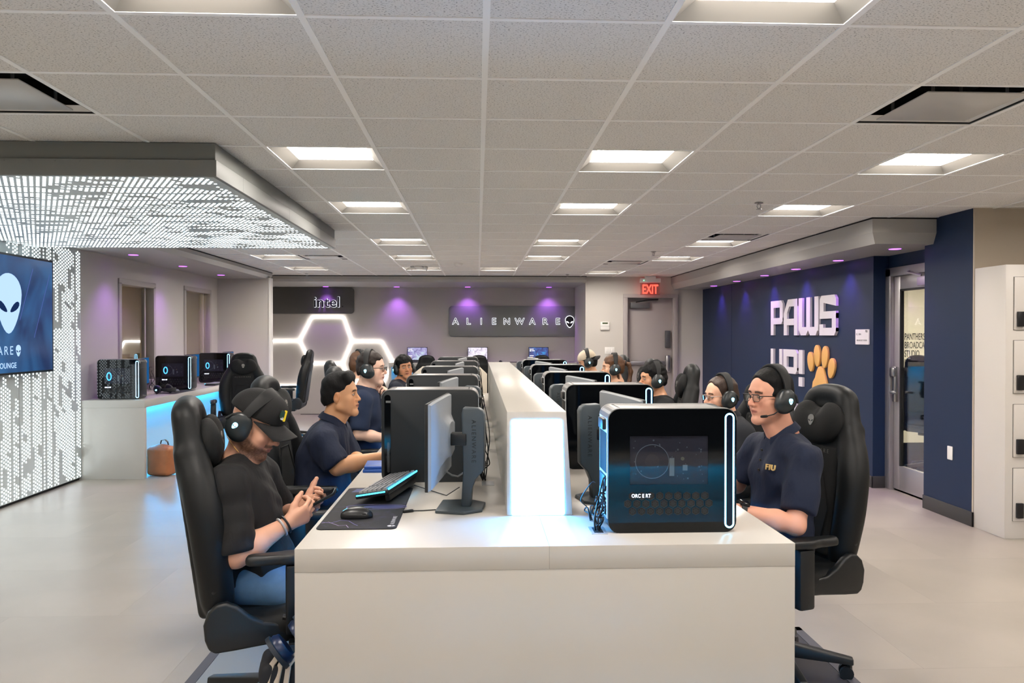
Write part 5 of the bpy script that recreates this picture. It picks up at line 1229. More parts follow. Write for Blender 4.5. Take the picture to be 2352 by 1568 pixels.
# ---- cap: crown, brim, patch
def cap(root, HM, crown_m, brim_m, label, back=False, front_m=None):
    M = Matrix.LocRotScale(root.location, root.rotation_euler, (1,1,1)) @ HM @ Matrix.Translation((0,0,0.010)) @ Matrix.Rotation(R(3 if not back else -6),4,'X') @ Matrix.Rotation(PI if back else 0,4,'Z')
    t = thing('cap', label, 'cap', M.to_translation()); t.rotation_euler = M.to_euler()
    s = SDF(0.005); s.ell((0,-0.016 if not back else 0.012,0.040),(0.089,0.110,0.100),k=0.01); s.ell((0,0.035,0.07),(0.07,0.065,0.062),k=0.03); s.cut((0,-0.06,-1),(0,0,0.036))
    c = obj('crown', s.mesh('crown',1), crown_m, t)
    if front_m is not None:
        s = SDF(0.005); s.ell((0,-0.016 if not back else 0.012,0.040),(0.0905,0.1115,0.1015),k=0.01); s.ell((0,0.035,0.07),(0.0715,0.0665,0.0635),k=0.03); s.cut((0,-0.06,-1),(0,0,0.037)); s.cut((0,-1,0),(0,0.015,0)); obj('front_panel', s.mesh('front_panel',1), front_m, c)
    b = MB(); n = 13; rows = 7; vs = []
    for j in range(rows):
        f = j/(rows-1)
        for i in range(n):
            a = R(-78+156*i/(n-1)); rx, ry = 0.084+0.0*f, 0.098
            x0, y0 = rx*math.sin(a), ry*math.cos(a)-0.010; x1, y1 = 0.080*math.sin(a), 0.085+0.085*math.cos(a)**0.7 if math.cos(a) > 0 else 0.085
            x, y_ = x0*(1-f)+x1*f, y0*(1-f)+y1*f; vs.append((x, y_, 0.038 - 0.020*f - 0.030*(x/0.08)**2*(0.35+0.65*f)))
    m_ = len(vs); vs += [(x,y_,z-0.0045) for x, y_, z in vs]; fs = []
    for j in range(rows-1):
        for i in range(n-1):
            a = j*n+i; fs += [(a,a+1,a+n+1,a+n),(m_+a,m_+a+n,m_+a+n+1,m_+a+1)]
    edge = [i for i in range(n)] + [j*n+n-1 for j in range(1,rows)] + [(rows-1)*n+i for i in range(n-2,-1,-1)] + [j*n for j in range(rows-2,0,-1)]
    for k in range(len(edge)): a, c_ = edge[k], edge[(k+1)%len(edge)]; fs.append((a,m_+a,m_+c_,c_))
    b.add(vs, fs); b.build('brim', brim_m, t, smooth=True)
    MB().lathe([(0.008,0.0),(0.008,0.004),(0.003,0.007)],c=(0,-0.008 if not back else 0.006,0.138),n=12).build('top_button', crown_m, t, smooth=True)
    return t
M_CAPB = mat('cap_black', '#111112', 0.85, bump=(300,0.1)); M_CAPG = mat('cap_sand', '#cdbfa9', 0.85, bump=(300,0.1)); M_CAPT = mat('cap_tan', '#b08a4f', 0.85)
ct = cap(rootL1, HML1, M_CAPB, M_CAPB, 'black cap with a small yellow and white badge')
pt = MB(); 
for k, (dx, dz, w_, h_, c_) in enumerate(((0.0,0.0,0.009,0.044,'#e8c820'),(0.012,0.004,0.016,0.030,'#1c3d34'),(0.010,-0.012,0.008,0.012,'#e6e6e2'))):
    Mp = frame((0.046+0.0*dx, 0.0985, 0.085),(0.72,-0.62,0.0),(-0.12,-0.18,0.97)); MB().prism(rrect(w_,h_,w_*0.4,3,(-0.008+dx,dz)), -0.004, 0.003+0.0006*k, 2, Mp).build('badge', mat('badge'+c_, c_, 0.6), ct)
hsL1 = wear_headset(rootL1, HML1, 'black headset worn over the black cap', 0, 0.004, -0.022, -20)
# smartphone, bracelets, necklace, ear ring
RM = lambda root: Matrix.LocRotScale(root.location, root.rotation_euler, (1,1,1))
t = phone = thing('smartphone', 'black smartphone held in both hands over the desk edge', 'phone', RM(rootL1) @ V3((0.03,0.262,0.972)))
Mf = Matrix.Rotation(LF_,4,'Z') @ frame((0,0,0),(0.99,0.05,-0.10),(-0.02,0.88,0.47)); t.rotation_euler = Mf.to_euler()
MB().prism(rrect(0.076,0.158,0.012), -0.0055, 0.0055, 2).build('phone_body', mat('phone_black','#0c0d10',0.3), t, 0.002); MB().prism(rrect(0.070,0.150,0.010), 0.0055, 0.0062, 2).build('phone_screen', mat('phone_glass','#10131a',0.08), t)
MB().prism(rrect(0.03,0.034,0.008,4,(-0.018,0.055)), -0.0075, -0.0055, 2).build('camera_bump', M_GREYM, t)
el, wr = gL1['elR'], gL1['wrR']; d = (wr-el).normalized(); u = d.orthogonal().normalized(); v = d.cross(u)
for k, (off, lab, c_) in enumerate(((0.90,'silver and black bracelet on the near wrist, closer to the elbow','#b9b9bd'),(0.98,'dark bracelet on the near wrist, closer to the hand','#23252b'))):
    t = thing('bracelet', lab, 'bracelet', RM(rootL1) @ el.lerp(wr, off)); t.rotation_euler = (0,0,LF_)
    MB().tube([(u*math.cos(a)+v*math.sin(a))*0.034 for a in [2*PI*q/20 for q in range(20)]], 0.0045, 6, True).build('band', mat('brace'+c_, c_, 0.35, 0.3), t, smooth=True)
t = neckl = thing('necklace', 'thin gold necklace around the neck of the capped man', 'necklace', rootL1.location, LF_)
nb, nt_ = gL1['neck'], HML1 @ V3((0,-0.028,-0.045)); ax = (nt_-nb).normalized(); u = (V3((0,1,0))-ax*ax.y).normalized(); v = ax.cross(u)
MB().tube([nb+ax*(0.052-0.055*math.cos(a)) + (u*math.cos(a)*0.068+v*math.sin(a)*0.060) for a in [2*PI*q/28 for q in range(28)]], 0.0016, 5, True).build('chain', mat('gold','#c79a5a',0.3,1.0), t)
# ---- the other players
def chair(label, x, y, rz): return dup(CH0, label, (x,y,0), rz)
# man in navy polo, bare head, leaning in
chair('black gaming chair under the man with slicked hair', -0.90, 4.62, LF_+R(-4))
rt, HM_, g_ = person('man with slicked black hair in a navy polo leaning to the desk', (-0.90,4.62,0), LF_, '#d09a70', M_NAVY, M_PANT, hair_short(M_HAIRK,0.020,0.004,0.020,0,0.100,-0.05,60), lips='#9c5a4c', brow='#120d0b',
    h=0.005, hc=0.008, fatR=1.10, torso=1.06, arm=1.10, sleeve=0.80, jaw=1.10, nose=0.85, pelvis=(0,0.0,0.68), chest=(0,0.0,0.93), neck=(0,0.045,1.115), head=(0,0.105,1.275), yaw=-4, pitch=4,
    shR=(0.19,0.035,1.035), shL=(-0.19,0.05,1.045), elR=(0.235,0.125,0.90), elL=(-0.24,0.12,0.87), wrR=(0.15,0.355,0.945), wrL=(-0.02,0.26,0.89),
    hands={'R': dict(back=(0,0,1), curl=(22,20,15)), 'L': dict(fwd=(0.3,0.85,-0.3), back=(0,0.3,1), curl=(25,30,20))})
# man with glasses and headset
chair('black gaming chair under the man with glasses and navy tee', -0.74, 5.98, LF_)
rt, HM_, g_ = person('man with glasses, headset and navy tee, hand near his chin', (-0.84,5.98,0), LF_, '#e8bfa8', mat('navy_tee','#15243f',0.9), M_PANT, hair_short(M_HAIRB,0.014,0.006,0,0.010,0.100,-0.05,90), lips='#b06e62', brow='#1d1310', beard=0.10, nose=1.15,
    h=0.0055, hc=0.009, collar=False, sleeve=0.78, chest=(0,-0.02,1.04), neck=(0,-0.01,1.225), head=(0,0.04,1.372), yaw=-8, pitch=-2, pelvis=(0,0.0,0.68), shR=(0.185,0.0,1.15), shL=(-0.18,0.0,1.15), elR=(0.235,-0.02,0.91), elL=(-0.20,0.16,0.95),
    wrR=(0.15,0.22,0.86), wrL=(-0.06,0.14,1.14), hands={'L': dict(fwd=(0.25,-0.05,1), back=(-0.6,0.8,0), curl=(55,70,40))})
wear_headset(rt, HM_, 'black headset on the man with glasses and navy tee'); glasses(rt, HM_, 'dark half-rim glasses on the man in the navy tee', M_BLACK)
# pale shirted person beyond him, seen from behind
chair('black gaming chair under the person in the pale shirt', -1.02, 7.35, LF_+R(6))
rt, HM_, g_ = person('person with light brown hair and pale shirt turned away', (-1.10,7.35,0), LF_+R(14), '#d8ab92', M_PALE, M_PANT, hair_short(M_HAIRL,0.016,0.009,0,0,0.080,-0.05,70), h=0.007, hc=0.011, collar=False,
    head=(0,0.03,1.345), neck=(0,-0.02,1.20), chest=(0,-0.02,1.02), yaw=16, shR=(0.18,-0.02,1.13), shL=(-0.18,-0.02,1.13))
wear_headset(rt, HM_, 'black headset on the person in the pale shirt')
# young man in the jacket who looks at the camera
chair('black gaming chair under the young man in the dark jacket', -0.86, 8.72, LF_+R(-6))
rt, HM_, g_ = person('young man in dark jacket over white tee looking at the camera', (-0.86,8.72,0), LF_, '#c58a66', M_JACK, M_PANT, hair_short(M_HAIRK,0.018,0.012,0,0.014,0.066,-0.055,80), lips='#96554a', brow='#0e0a09', h=0.006, hc=0.010, long_sleeve=True, collar=False, hoody=False,
    jaw=1.04, nose=0.85, head=(0.0,0.055,1.262), neck=(0,0.0,1.10), chest=(0,-0.02,0.95), yaw=-68, pitch=2, roll=5, shR=(0.19,-0.02,1.045), shL=(-0.19,0.0,1.045))
wear_headset(rt, HM_, 'black headset on the young man in the jacket', 1)
s = SDF(0.008); s.cap((0.06,0.10,1.06),(0.075,0.125,0.86),0.040,0.045,k=0.02); o = obj('inner_shirt', s.mesh('inner_shirt',1), mat('white_tee','#dcd8d2',0.9), rt)
# near man with the navy polo
chR1 = chair('black gaming chair under the man in the embroidered navy polo', 1.385, 3.62, RF_+R(18))
rt, HM_, g_ = person('man with glasses and headset in an embroidered navy polo', (1.41,3.58,0), RF_+R(13), '#dda288', M_NAVY, M_PANT, hair_short(M_HAIRK,0.013,0.006,0.0,0.006,0.120,-0.05,60,0.0), lips='#a9635a', brow='#170f0c', beard=0.06, bcol='#3a2418',
    h=0.0042, hc=0.0075, foot=0.065, fatR=0.98, arm=1.04, torso=0.97, sleeve=0.72, jaw=1.06, nose=1.05, pelvis=(0,0.02,0.68), chest=(0,-0.005,0.97), neck=(0,-0.005,1.165), head=(0,0.070,1.345), yaw=6, pitch=-1,
    shL=(-0.185,0.015,1.075), shR=(0.185,0.01,1.075), elL=(-0.245,0.105,0.815), elR=(0.25,0.09,0.90), wrL=(-0.195,0.345,0.885), wrR=(0.14,0.30,0.95),
    hands={'L': dict(back=(0,0.2,1), curl=(25,25,18)), 'R': dict(back=(0,0.2,1), curl=(25,25,18))})
hsR1 = wear_headset(rt, HM_, 'black headset with microphone on the man in the embroidered polo', -1); glR1 = glasses(rt, HM_, 'dark browline glasses on the man in the embroidered polo', mat('browline','#1d1412',0.3))
rootR1 = rt; R1 = RM(rt); Mx = R1 @ frame((-0.085,0.131,1.045),(-0.955,-0.28,0.06),(0.05,-0.12,0.99))
t0 = letter('chest_embroidery', 'FIU', 0.034, mat('gold_thread','#d9b877',0.6), rt, frame((-0.070,0.1385,1.030),(-0.95,-0.31,0.0),(0.03,-0.12,0.99)), 0.003, bold=0.001, spacing=1.15)
for k in range(3): MB().lathe([(0.006,-0.002),(0.006,0.003),(0.003,0.004)], n=10, M=frame((0.0,0.112+0.008*k,1.105-0.045*k),(1,0,0),(0,0.25,1))).build('shirt_button', M_BLACK, rt)
s = SDF(0.006); s.ell((0,0.066,1.132),(0.024,0.014,0.022),k=0.01); obj('undershirt', s.mesh('undershirt',1), mat('white_tee','#dcd8d2',0.9), rt)
el, wr = g_['elL'], g_['wrL']; d = (wr-el).normalized(); u = d.orthogonal().normalized(); v = d.cross(u)
t = watchR1 = thing('wrist_watch', 'black sports watch on the wrist of the near polo man', 'watch', R1 @ el.lerp(wr,0.97)); t.rotation_euler = rt.rotation_euler
MB().strip([(u*math.cos(a)+v*math.sin(a))*0.0335 for a in [2*PI*q/24 for q in range(25)]], [(u*math.cos(a)+v*math.sin(a)) for a in [2*PI*q/24 for q in range(25)]], 0.024, 0.004).build('strap', mat('watch_black','#15171a',0.5), t)
nz = (V3((-0.3,0,1)) - d*V3((-0.3,0,1)).dot(d)).normalized(); MB().box((-0.018,-0.021,-0.004),(0.018,0.021,0.009), frame(nz*0.0345, d.cross(nz), d) ).build('watch_case', mat('watch_glass','#0c0d10',0.15), t, 0.003)
# bearded man with glasses
chair('black gaming chair under the bearded man', 1.62, 5.0, RF_+R(20))
rt, HM_, g_ = person('bearded man with glasses and headset smiling at his screen', (1.60,4.98,0), RF_+R(6), '#ebb89b', mat('black_polo','#15181f',0.9), M_PANT, hair_short(M_HAIRM,0.010,0.006,0,0,0.124,-0.05,70,0.006), lips='#a8655a', brow='#3a2418', beard=0.85, bcol='#4a2818', nose=1.1,
    h=0.0055, hc=0.009, head=(0,0.045,1.235), neck=(0,-0.01,1.085), chest=(0,-0.02,0.93), yaw=6, pitch=-4, shR=(0.185,-0.02,1.02), shL=(-0.185,-0.02,1.02), elL=(-0.24,0.04,0.83), elR=(0.24,0.04,0.83), wrL=(-0.16,0.30,0.95), wrR=(0.16,0.30,0.95))
wear_headset(rt, HM_, 'black headset on the bearded man', -1); glasses(rt, HM_, 'clear framed glasses on the bearded man', mat('clear_frame','#b49c92',0.2))
# curly haired man
chair('black gaming chair under the curly haired man in black', 1.41, 6.38, RF_+R(-6))
rt, HM_, g_ = person('curly haired man with headset in a black tee', (1.47,6.36,0), RF_+R(4), '#d9a27e', M_DARKT, M_PANT, hair_short(M_HAIRK,0.020,0.010,0,0.017,0.074,-0.06,90), lips='#a5625a', brow='#0f0b0a', beard=0.12, nose=1.1,
    h=0.0055, hc=0.009, collar=False, head=(0,0.045,1.268), neck=(0,-0.01,1.115), chest=(0,-0.02,0.96), yaw=4, pitch=-3, shR=(0.185,-0.02,1.05), shL=(-0.185,-0.02,1.05), elL=(-0.24,0.04,0.84), elR=(0.24,0.04,0.84), wrL=(-0.16,0.30,0.95), wrR=(0.16,0.30,0.95))
wear_headset(rt, HM_, 'black headset on the curly haired man', -1)
# woman with ponytail
chair('black gaming chair under the woman with the ponytail', 1.37, 7.72, RF_+R(-4))
rt, HM_, g_ = person('woman with brown ponytail and headset in a black top', (1.37,7.70,0), RF_, '#e3b394', M_DARKT, M_PANT, hair_pony(M_HAIRL), lips='#b8655f', brow='#2a1a12', nose=0.9, jaw=0.94, arm=0.86, torso=0.9,
    h=0.0065, hc=0.010, collar=False, head=(0,0.045,1.30), neck=(0,-0.005,1.15), chest=(0,-0.02,0.98), yaw=2, pitch=-2, shR=(0.165,-0.02,1.08), shL=(-0.165,-0.02,1.08))
wear_headset(rt, HM_, 'black headset on the woman with the ponytail')
# man in backwards cap
chair('black gaming chair under the man in the backwards cap', 1.36, 9.1, RF_+R(6))
rt, HM_, g_ = person('man in backwards sand cap and cream tee bent to his screen', (1.33,9.06,0), RF_, '#d6a483', M_CREAM, M_PANT, hair_short(M_HAIRK,0.004,0.010,0,0.008,0.07,-0.08,80), lips='#a5625a', brow='#120d0b',
    h=0.0065, hc=0.010, collar=False, head=(0,0.065,1.305), neck=(0,0.0,1.165), chest=(0,-0.02,1.0), yaw=0, pitch=-14, shR=(0.185,-0.01,1.09), shL=(-0.185,-0.01,1.09))
cap(rt, HM_, M_CAPG, M_CAPB, 'sand and tan cap worn backwards', True, None); wear_headset(rt, HM_, 'black headset over the backwards cap', -1, 0.012)
# empty chairs
chair('empty black gaming chair turned to the camera by the alcove counter', -2.95, 10.0, PI+R(12))
chair('empty black gaming chair facing the alcove counter at its far end', -2.95, 12.4, RF_+R(4))
for lab, x in (('empty black gaming chair before the mauve laptop',-0.90),('empty black gaming chair before the pale laptop',0.02),('empty black gaming chair before the deep blue laptop',1.14)): chair(lab, x, 14.6, R(4*x)).scale = (0.92,0.92,0.90)
c = chair('dark chair inside the studio behind the glass door', 5.35, 9.0, R(-60))
# ------------------------------------------------------------------ things on the desk
def pad_mat():
    m = mat('mouse_pad_print', '#1c1c22', 0.8); nt = m.node_tree; b = nt.nodes['Principled BSDF']; L = nt.links; N = nt.nodes.new
    tc = N('ShaderNodeTexCoord'); n = N('ShaderNodeTexNoise'); n.inputs['Scale'].default_value = 7; n.inputs['Detail'].default_value = 5; n.inputs['Distortion'].default_value = 2.2; L.new(tc.outputs['Object'], n.inputs['Vector'])
    r = N('ShaderNodeValToRGB'); e = r.color_ramp.elements; e[0].position = 0.52; e[0].color = lin('#191a1e'); e[1].position = 0.75; e[1].color = lin('#2b2740'); L.new(n.outputs['Fac'], r.inputs[0]); L.new(r.outputs[0], b.inputs['Base Color']); return m
t = thing('mouse_pad', 'dark mouse pad with violet print and white lettering', 'mouse pad', (-0.455,3.35,DZT))
MB().prism(rrect(0.30,0.79,0.025), 0, 0.004, 2).build('pad', pad_mat(), t, 0.001)
PRV = mat('print_violet','#6a63a0',0.7); PRP = mat('print_pink','#8f7ba6',0.7)
pz = 0.0042
def ribbon(pts, w_, m, name='print_curve'):
    MB().strip([(x,y,pz) for x, y in pts], [(0,0,1)]*len(pts), w_, 0.0003).build(name, m, t)
ribbon([(-0.145,-0.30),(-0.12,-0.285),(-0.095,-0.315),(-0.07,-0.345),(-0.045,-0.335),(-0.03,-0.375)],0.003,PRP); ribbon([(-0.145,-0.285),(-0.11,-0.30),(-0.08,-0.26),(-0.045,-0.27),(-0.015,-0.325),(0.0,-0.345)],0.003,PRV)
el = [(0.03+0.125*math.cos(a), -0.02+0.045*math.sin(a)) for a in [2*PI*k/30 for k in range(31)]]
ribbon(el,0.004,PRV); MB().prism([(0.06+0.085*math.cos(2*PI*k/24), -0.02+0.030*math.sin(2*PI*k/24)) for k in range(24)], pz-0.0003, pz, 2).build('print_blot', mat('print_blue','#3c3f70',0.7), t)
MB().prism([(-0.125,0.29),(-0.085,0.29),(-0.075,0.37),(-0.11,0.37)], pz-0.0003, pz, 2).build('print_block', mat('print_slate','#3f4a78',0.7), t); MB().prism([(-0.065,0.32),(-0.03,0.32),(-0.025,0.38),(-0.055,0.38)], pz-0.0003, pz, 2).build('print_block', MATS['print_slate'], t)
letter('lettering', 'ALIENWARE', 0.022, mat('print_white','#c9c9cf',0.7), t, frame((0.135,-0.33,pz),(0,1,0),(-1,0,0)), 0.0001, spacing=1.15); alien(t, frame((0.128,-0.355,pz),(0,1,0),(-1,0,0)), 0.03, 0.0003, MATS['print_white'], M_BLACK)
# mouse
t = thing('computer_mouse', 'black mouse on the printed mouse pad', 'mouse', (-0.478,3.135,DZT+0.004)); t.rotation_euler = (0,0,R(-82))
s = SDF(0.003); s.ell((0,-0.012,0.010),(0.031,0.052,0.032),k=0.02).ell((0,0.030,0.008),(0.028,0.034,0.022),k=0.03).cut((0,0,-1),(0,0,0.0005)); obj('shell', s.mesh('shell',1), mat('mouse_shell','#1a1b1d',0.35), t)
MB().cyl((-0.004,0.040,0.025),(0.004,0.040,0.025),0.009,n=16).build('scroll_wheel', mat('wheel_grey','#55585c',0.4), t)
for k in range(2): MB().box((0.0285,0.0+0.02*k,0.018),(0.0315,0.016+0.02*k,0.022)).build('side_button', M_BLACK, t, 0.001)
MB().box((-0.0005,0.012,0.0348),(0.0005,0.06,0.0356)).build('button_split', M_DARK, t)
MB().prism(rrect(0.006,0.02,0.0028,3), 0, 0.001, 2, frame((0,-0.045,0.0335),(1,0,0),(0,0.8,0.45))).build('logo_light', emat('mouse_logo','#7fd9ff',1.5), t)
# keyboard: standing tilted on the pad
def make_keyboard(label, keys=True):
    t = thing('keyboard', label, 'keyboard', (0,0,0), 0, 'gaming keyboards')
    MB().box((-0.205,-0.075,0.0),(0.205,0.075,0.022)).build('case', M_BLACK, t, 0.004)
    KC = mat('key_cap','#85878a',0.5); KL = emat('key_glow','#3bc9ff',3.5)
    kb = MB().frustum([(-0.0085,-0.0085,0),(0.0085,-0.0085,0),(0.0085,0.0085,0),(-0.0085,0.0085,0)],[(-0.0068,-0.0066,0.009),(0.0068,-0.0066,0.009),(0.0068,0.0066,0.009),(-0.0068,0.0066,0.009)]).mesh('key'); kb.materials.append(KC)
    if keys:
        for r_ in range(6):
            for c in range(21):
                if (r_ in (0,) and c in (1,14)) or c == 15 and r_ > 0: continue
                o = obj('key', kb, None, t); o.location = (-0.19+0.019*c, 0.058-0.021*r_-(0.004 if r_ else 0), 0.0215)
    else: MB().box((-0.195,-0.066,0.022),(0.195,0.066,0.03)).build('key_bed', KC, t)
    MB().box((-0.200,0.0735,0.020),(0.200,0.078,0.0265)).build('glow_bar', KL, t); MB().box((0.2035,-0.07,0.012),(0.2065,0.06,0.018)).build('glow_bar', KL, t)
    MB().box((-0.19,0.05,-0.028),(0.19,0.07,0.0)).build('stand_foot', M_BLACK, t, 0.003)
    return t
kb = make_keyboard('tilted black keyboard with cyan glow on the printed mouse pad'); kb.location = (-0.405,3.60,DZT+0.035); kb.rotation_euler = Euler((R(10),0,R(-101))); kb.scale = (1.12,1.0,1.0)
kb2 = make_keyboard('dark keyboard under the hands of the near polo man', False); kb2.location = (0.965,3.62,DZT+0.003); kb2.rotation_euler = (0,0,RF_)
for k, (x, y, z, rz, lab) in enumerate(((-0.40,5.02-0.35,DZT,LF_,'dark keyboard before the man with slicked hair'),(-0.40,6.0,DZT,LF_,'dark keyboard before the man in the navy tee'),(0.95,5.0,DZT,RF_,'dark keyboard before the bearded man'),(0.95,6.4,DZT,RF_,'dark keyboard before the curly haired man'),(-3.86,11.75,AZ,RF_,'cyan lit keyboard at the far end of the alcove counter'))):
    dup(kb2, lab, (x,y,z+0.003), rz)
# small cable box, cables
CB = mat('cable_black','#0b0d0f',0.5)
t = thing('cable_adapter', 'small black cable adapter lying beside the mouse pad', 'adapter', (-0.285,3.235,DZT), R(-62)); MB().box((-0.007,-0.022,0),(0.007,0.022,0.011)).build('body', CB, t, 0.002)
MB().tube([(0,0.022,0.005),(0.01,0.06,0.003),(0.03,0.14,0.003),(0.03,0.25,0.003)],0.0022,6).build('cable', CB, t, smooth=True)
tag(MB().tube([(-0.30,3.72,DZT+0.02),(-0.22,3.66,DZT+0.006),(-0.14,3.55,DZT+0.004),(-0.08,3.45,DZT+0.06)],0.0022,6).build('cable', CB, None, smooth=True), 'thin black cable from the keyboard to the first monitor stand', 'cable')
def bundle(x, y, z0, ztop, n, seed, lab, spread=0.05, dirx=0.0, end=None, mess=0.02):
    rs = random.Random(seed); t = thing('cable_bundle', lab, 'cables', (x,y,DZT), 0, 'black cable bundles behind the towers')
    for k in range(n):
        zt = z0+(ztop-z0)*rs.random(); ox = rs.uniform(-0.012,0.012); p0 = (dirx, rs.uniform(-0.02,0.03), zt)
        pts = [p0, (dirx*0.55+ox, p0[1]-rs.uniform(0,mess), zt+rs.uniform(-0.02,0.015)), (ox*1.5+rs.uniform(-mess,mess), rs.uniform(-mess,mess), zt*0.55), (ox+rs.uniform(-mess,mess)*0.6, rs.uniform(-mess,mess), 0.05), (rs.uniform(-0.01,0.01), rs.uniform(-0.02,0.02), 0.003)]
        q = []
        for i in range(len(pts)-1):
            a = V3(pts[max(i-1,0)]); b_ = V3(pts[i]); c_ = V3(pts[i+1]); d_ = V3(pts[min(i+2,len(pts)-1)])
            for m_ in range(6):
                u_ = m_/6; q.append(0.5*((2*b_)+(c_-a)*u_+(2*a-5*b_+4*c_-d_)*u_*u_+(3*b_-a-3*c_+d_)*u_**3))
        q.append(V3(pts[-1])); MB().tube(q, rs.choice((0.0022,0.003,0.0035)), 6).build('cable', CB, t, smooth=True)
    return t
bundle(0.445,2.91,0.06,0.24,8,1,'cables hanging from the rear of the nearest ring-lit tower',dirx=0.03,mess=0.03)
b = bundle(0.44,3.05,0.02,0.15,4,8,'loose looped cables on the desk beside the glowing spine',dirx=0.02,mess=0.06)
bundle(0.03,3.93,0.10,0.40,9,2,'tangled cables hanging behind the first closed tower',dirx=-0.02,mess=0.03)
for k in range(1,4): bundle(0.03,3.93+1.37*k,0.1,0.38,5,20+k,'cables hanging behind the closed tower %s from the camera' % ORD[k],dirx=-0.02,mess=0.025)
for k in range(1,3): bundle(0.445,2.91+1.37*k,0.06,0.24,5,30+k,'cables hanging behind the ring-lit tower %s from the camera' % ORD[k],dirx=0.03,mess=0.03)
bundle(-4.30,10.55,0.05,0.3,4,50,'dark cables trailing behind the middle alcove tower',dirx=0.03,mess=0.05); bundle(-4.30,12.1,0.05,0.3,4,51,'dark cables trailing before the farthest alcove tower',dirx=0.03,mess=0.05)
tag(MB().tube([(-0.04,3.44,DZT+0.14),(-0.085,3.41,DZT+0.115),(-0.11,3.38,DZT+0.125),(-0.14,3.36,DZT+0.15)],0.004,7).build('cable', mat('cable_grey','#8e9396',0.4), None, smooth=True), 'grey plug and cable under the first grey monitor', 'cable')
# notebooks
for k, (dz, lab) in enumerate(((0.0,'lower blue notebook with elastic band on the desk edge'),(0.016,'upper blue notebook with elastic band on the desk edge'))):
    t = thing('notebook', lab, 'notebook', (-0.53,4.27+0.02*k,DZT+dz), R(3*k)); MB().box((-0.075,-0.10,0),(0.075,0.10,0.015)).build('cover', mat('notebook_blue','#1c4f9e',0.5), t, 0.003); MB().box((-0.0755,-0.072,-0.0003),(0.0755,-0.066,0.0156)).build('elastic', M_BLACK, t)
# headset and mouse on the alcove counter
hs = copy_tree(HS0); hs['label'] = 'spare headset lying on the alcove counter between the towers'; hs.location = (-3.90,9.98,AZ+0.07); hs.rotation_euler = (R(85),0,R(70))
t = thing('computer_mouse', 'mouse lying by the spare headset on the alcove counter', 'mouse', (-3.86,10.28,AZ)); s = SDF(0.006); s.ell((0,0,0.012),(0.034,0.06,0.03)); s.cut((0,0,-1),(0,0,0)); obj('shell', s.mesh('shell',1), mat('mouse_grey','#54565a',0.4), t)
tag(MB().prism(rrect(0.28,0.7,0.02), 0, 0.004, 2, Matrix.Translation((-3.90,10.35,AZ))).build('desk_mat', MATS['mat_black']), 'black desk mat between the first and middle alcove towers', 'desk mat')

# ------------------------------------------------------------------ bags and floor things
TAN = mat('tan_leather','#a8683f',0.42,spec=0.45,bump=(60,0.06),var=(9,0.1))
t = thing('backpack', 'tan leather backpack on the floor under the alcove counter', 'backpack', (-3.66,9.30,0), R(-12))
s = SDF(0.008); s.box((0,0,0.17),(0.10,0.055,0.12),0.045,k=0.02).ell((0,-0.055,0.12),(0.105,0.035,0.10),k=0.03).ell((0,0,0.30),(0.095,0.06,0.06),k=0.05); s.cut((0,0,-1),(0,0,0.002)); obj('bag_body', s.mesh('bag_body',1), TAN, t)
MB().strip([(-0.14,-0.05,0.145),(-0.06,-0.098,0.145),(0.06,-0.098,0.145),(0.14,-0.05,0.145)], [(-0.7,-0.7,0),(-0.2,-1,0),(0.2,-1,0),(0.7,-0.7,0)], 0.004, 0.003).build('seam', mat('leather_seam','#7a4527',0.6), t)
MB().tube([(-0.12,-0.02,0.18),(-0.10,-0.03,0.29),(-0.04,-0.045,0.345),(0.05,-0.045,0.345),(0.11,-0.03,0.28),(0.125,-0.02,0.18)],0.004,6).build('zip', M_BLACK, t, smooth=True)
MB().strip([(-0.03,0.02,0.36),(-0.02,0.02,0.40),(0.03,0.02,0.41),(0.06,0.02,0.385),(0.07,0.02,0.35)], [(0,0,1)]*5, 0.025, 0.006).build('handle', M_BLACK, t); MB().cyl((-0.06,-0.075,0.31),(-0.05,-0.085,0.28),0.006,n=8).build('zip_pull', M_CHROME, t)
# headphones strapped to a backpack by the near desk end
t = thing('backpack', 'light canvas bag with straps beside the desk end at the capped man', 'backpack', (-0.70,2.96,0), R(10))
CAN = mat('canvas_cream','#b9ab9a',0.85,bump=(200,0.15)); DKB = mat('bag_black','#15161a',0.8)
s = SDF(0.009); s.box((0.02,0.02,0.22),(0.10,0.06,0.19),0.03,k=0.02); s.noise = ripples(0.006,5,34.0); s.cut((0,0,-1),(0,0,0.002)); obj('bag_body', s.mesh('bag_body',1), DKB, t)
for k, (x0, x1) in enumerate(((-0.03,-0.17),(0.0,-0.12),(0.03,-0.07))):
    MB().strip([(x0,-0.03-0.01*k,0.465),(x0-0.03,-0.05-0.01*k,0.43),((x0+x1)/2,-0.075-0.01*k,0.29),(x1-0.02,-0.09-0.01*k,0.06),(x1-0.03,-0.09-0.01*k,0.01)], [(-0.5,-0.6,0.6),(-0.6,-0.7,0.4),(-0.6,-0.8,0.1),(-0.6,-0.8,0.1),(-0.6,-0.8,0.1)], 0.022, 0.005).build('strap', CAN, t)
s = SDF(0.007); s.chain([(-0.05,-0.07,0.05),(-0.02,-0.085,0.20),(0.02,-0.075,0.31),(0.06,-0.06,0.38)],[0.035,0.04,0.03,0.015],k=0.03); s.noise = ripples(0.005,15,50.0); obj('fabric_fold', s.mesh('fabric_fold',1), CAN, t)
t = thing('headphones', 'dark blue headphones resting on the canvas bag', 'headphones', (-0.69,2.93,0.50)); t.rotation_euler = (R(15),R(-35),R(20))
HPB = mat('headphone_blue','#16233d',0.3)
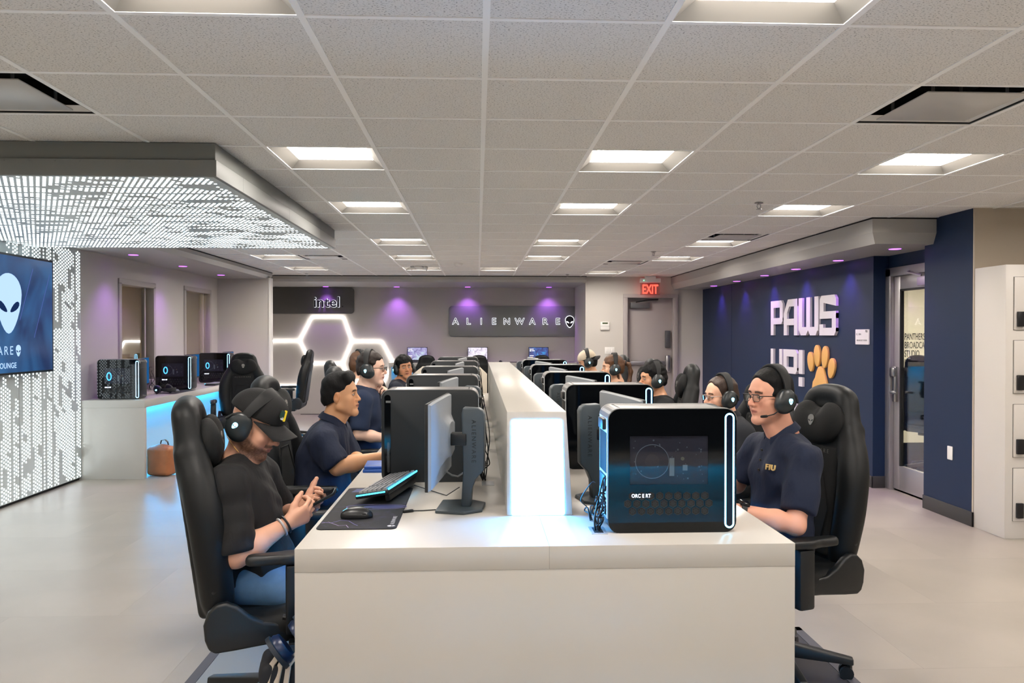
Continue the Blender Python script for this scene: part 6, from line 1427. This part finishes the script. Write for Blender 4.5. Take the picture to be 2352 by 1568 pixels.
for k, x in enumerate((-0.035,0.045)):
    MB().lathe([(0.03,-0.022),(0.055,-0.018),(0.06,0.0),(0.052,0.018),(0.03,0.022)], n=26, M=Matrix.Translation((x,0,0)) @ Matrix.Rotation(PI/2,4,'Y')).build('ear_cup', HPB, t, smooth=True)
    MB().lathe([(0.056,-0.010),(0.068,-0.008),(0.068,0.008),(0.056,0.010)], n=26, M=Matrix.Translation((x+0.02*(1 if k else -1),0,0)) @ Matrix.Rotation(PI/2,4,'Y')).build('ear_pad', mat('pad_dark','#1b2027',0.6), t, smooth=True)
MB().strip([(-0.04+0.09*k/12,-0.02-0.02*math.sin(PI*k/12),-0.065-0.012*math.sin(PI*k/12)) for k in range(13)], [(0,-0.5,-1)]*13, 0.045, 0.012).build('headband', mat('pad_dark','#1b2027',0.6), t, 0.003)
# floor mats under the near chairs
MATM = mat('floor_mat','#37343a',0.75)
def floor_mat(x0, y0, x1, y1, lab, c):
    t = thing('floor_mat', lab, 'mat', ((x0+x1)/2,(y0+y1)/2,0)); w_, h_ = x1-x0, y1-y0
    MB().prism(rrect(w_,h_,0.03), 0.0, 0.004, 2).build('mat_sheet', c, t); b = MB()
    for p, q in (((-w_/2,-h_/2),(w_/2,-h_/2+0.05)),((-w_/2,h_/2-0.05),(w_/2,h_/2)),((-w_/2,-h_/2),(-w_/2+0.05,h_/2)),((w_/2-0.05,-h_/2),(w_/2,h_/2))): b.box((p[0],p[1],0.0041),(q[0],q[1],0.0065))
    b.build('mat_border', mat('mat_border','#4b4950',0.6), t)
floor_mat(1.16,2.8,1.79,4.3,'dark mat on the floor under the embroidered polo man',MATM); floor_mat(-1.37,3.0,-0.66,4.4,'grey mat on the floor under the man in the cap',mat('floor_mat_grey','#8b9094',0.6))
# studio furniture
t = thing('studio_desk', 'small grey studio desk with a dark monitor behind the glass', 'desk', (5.2,10.4,0)); MB().box((-0.35,-0.35,0.84),(0.35,0.35,0.88)).build('desktop', mat('studio_grey','#8c8a85',0.5), t, 0.004); MB().box((-0.33,0.30,0),(0.33,0.33,0.84)).build('panel', M_LAM, t); MB().box((-0.3,0.28,0.80),(0.3,0.295,0.815)).build('light_strip', M_STRIP, t)
dup(mon, 'dark monitor on the studio desk behind the glass', (5.2,10.4,0.88), R(200))

# ------------------------------------------------------------------ seat the two near players a little deeper and larger, chair bases back on the floor
def push(objs, s_):
    for o in objs:
        o.location = V3((0,0,CAM_H)) + (o.location - V3((0,0,CAM_H)))*s_; o.scale = o.scale*s_
def rebase(ch, s_):
    z0 = CAM_H - CAM_H/s_
    for c in ch.children:
        if c.name.split('.')[0] in ('base_leg','gas_lift','lift_cover'): c.location.z += z0
bpy.context.view_layer.update()
S1, S2 = 1.075, 1.04
push([rootL1, CH0, ct, hsL1, phone, neckl] + [o for o in COL.objects if o.name.startswith('bracelet')], S1); rebase(CH0, S1)
def arms(ch, dy, dz):
    for c in ch.children:
        if c.name.split('.')[0] in ('arm_pad','arm_post'): c.location.y += dy; c.location.z += dz
        elif c.name.split('.')[0] in ('arm_bracket','arm_bar'): c.location.y += dy
arms(CH0, 0.05, 0.03); arms(chR1, 0.10, -0.045)
push([rootR1, chR1, hsR1, glR1, watchR1], S2); rebase(chR1, S2)
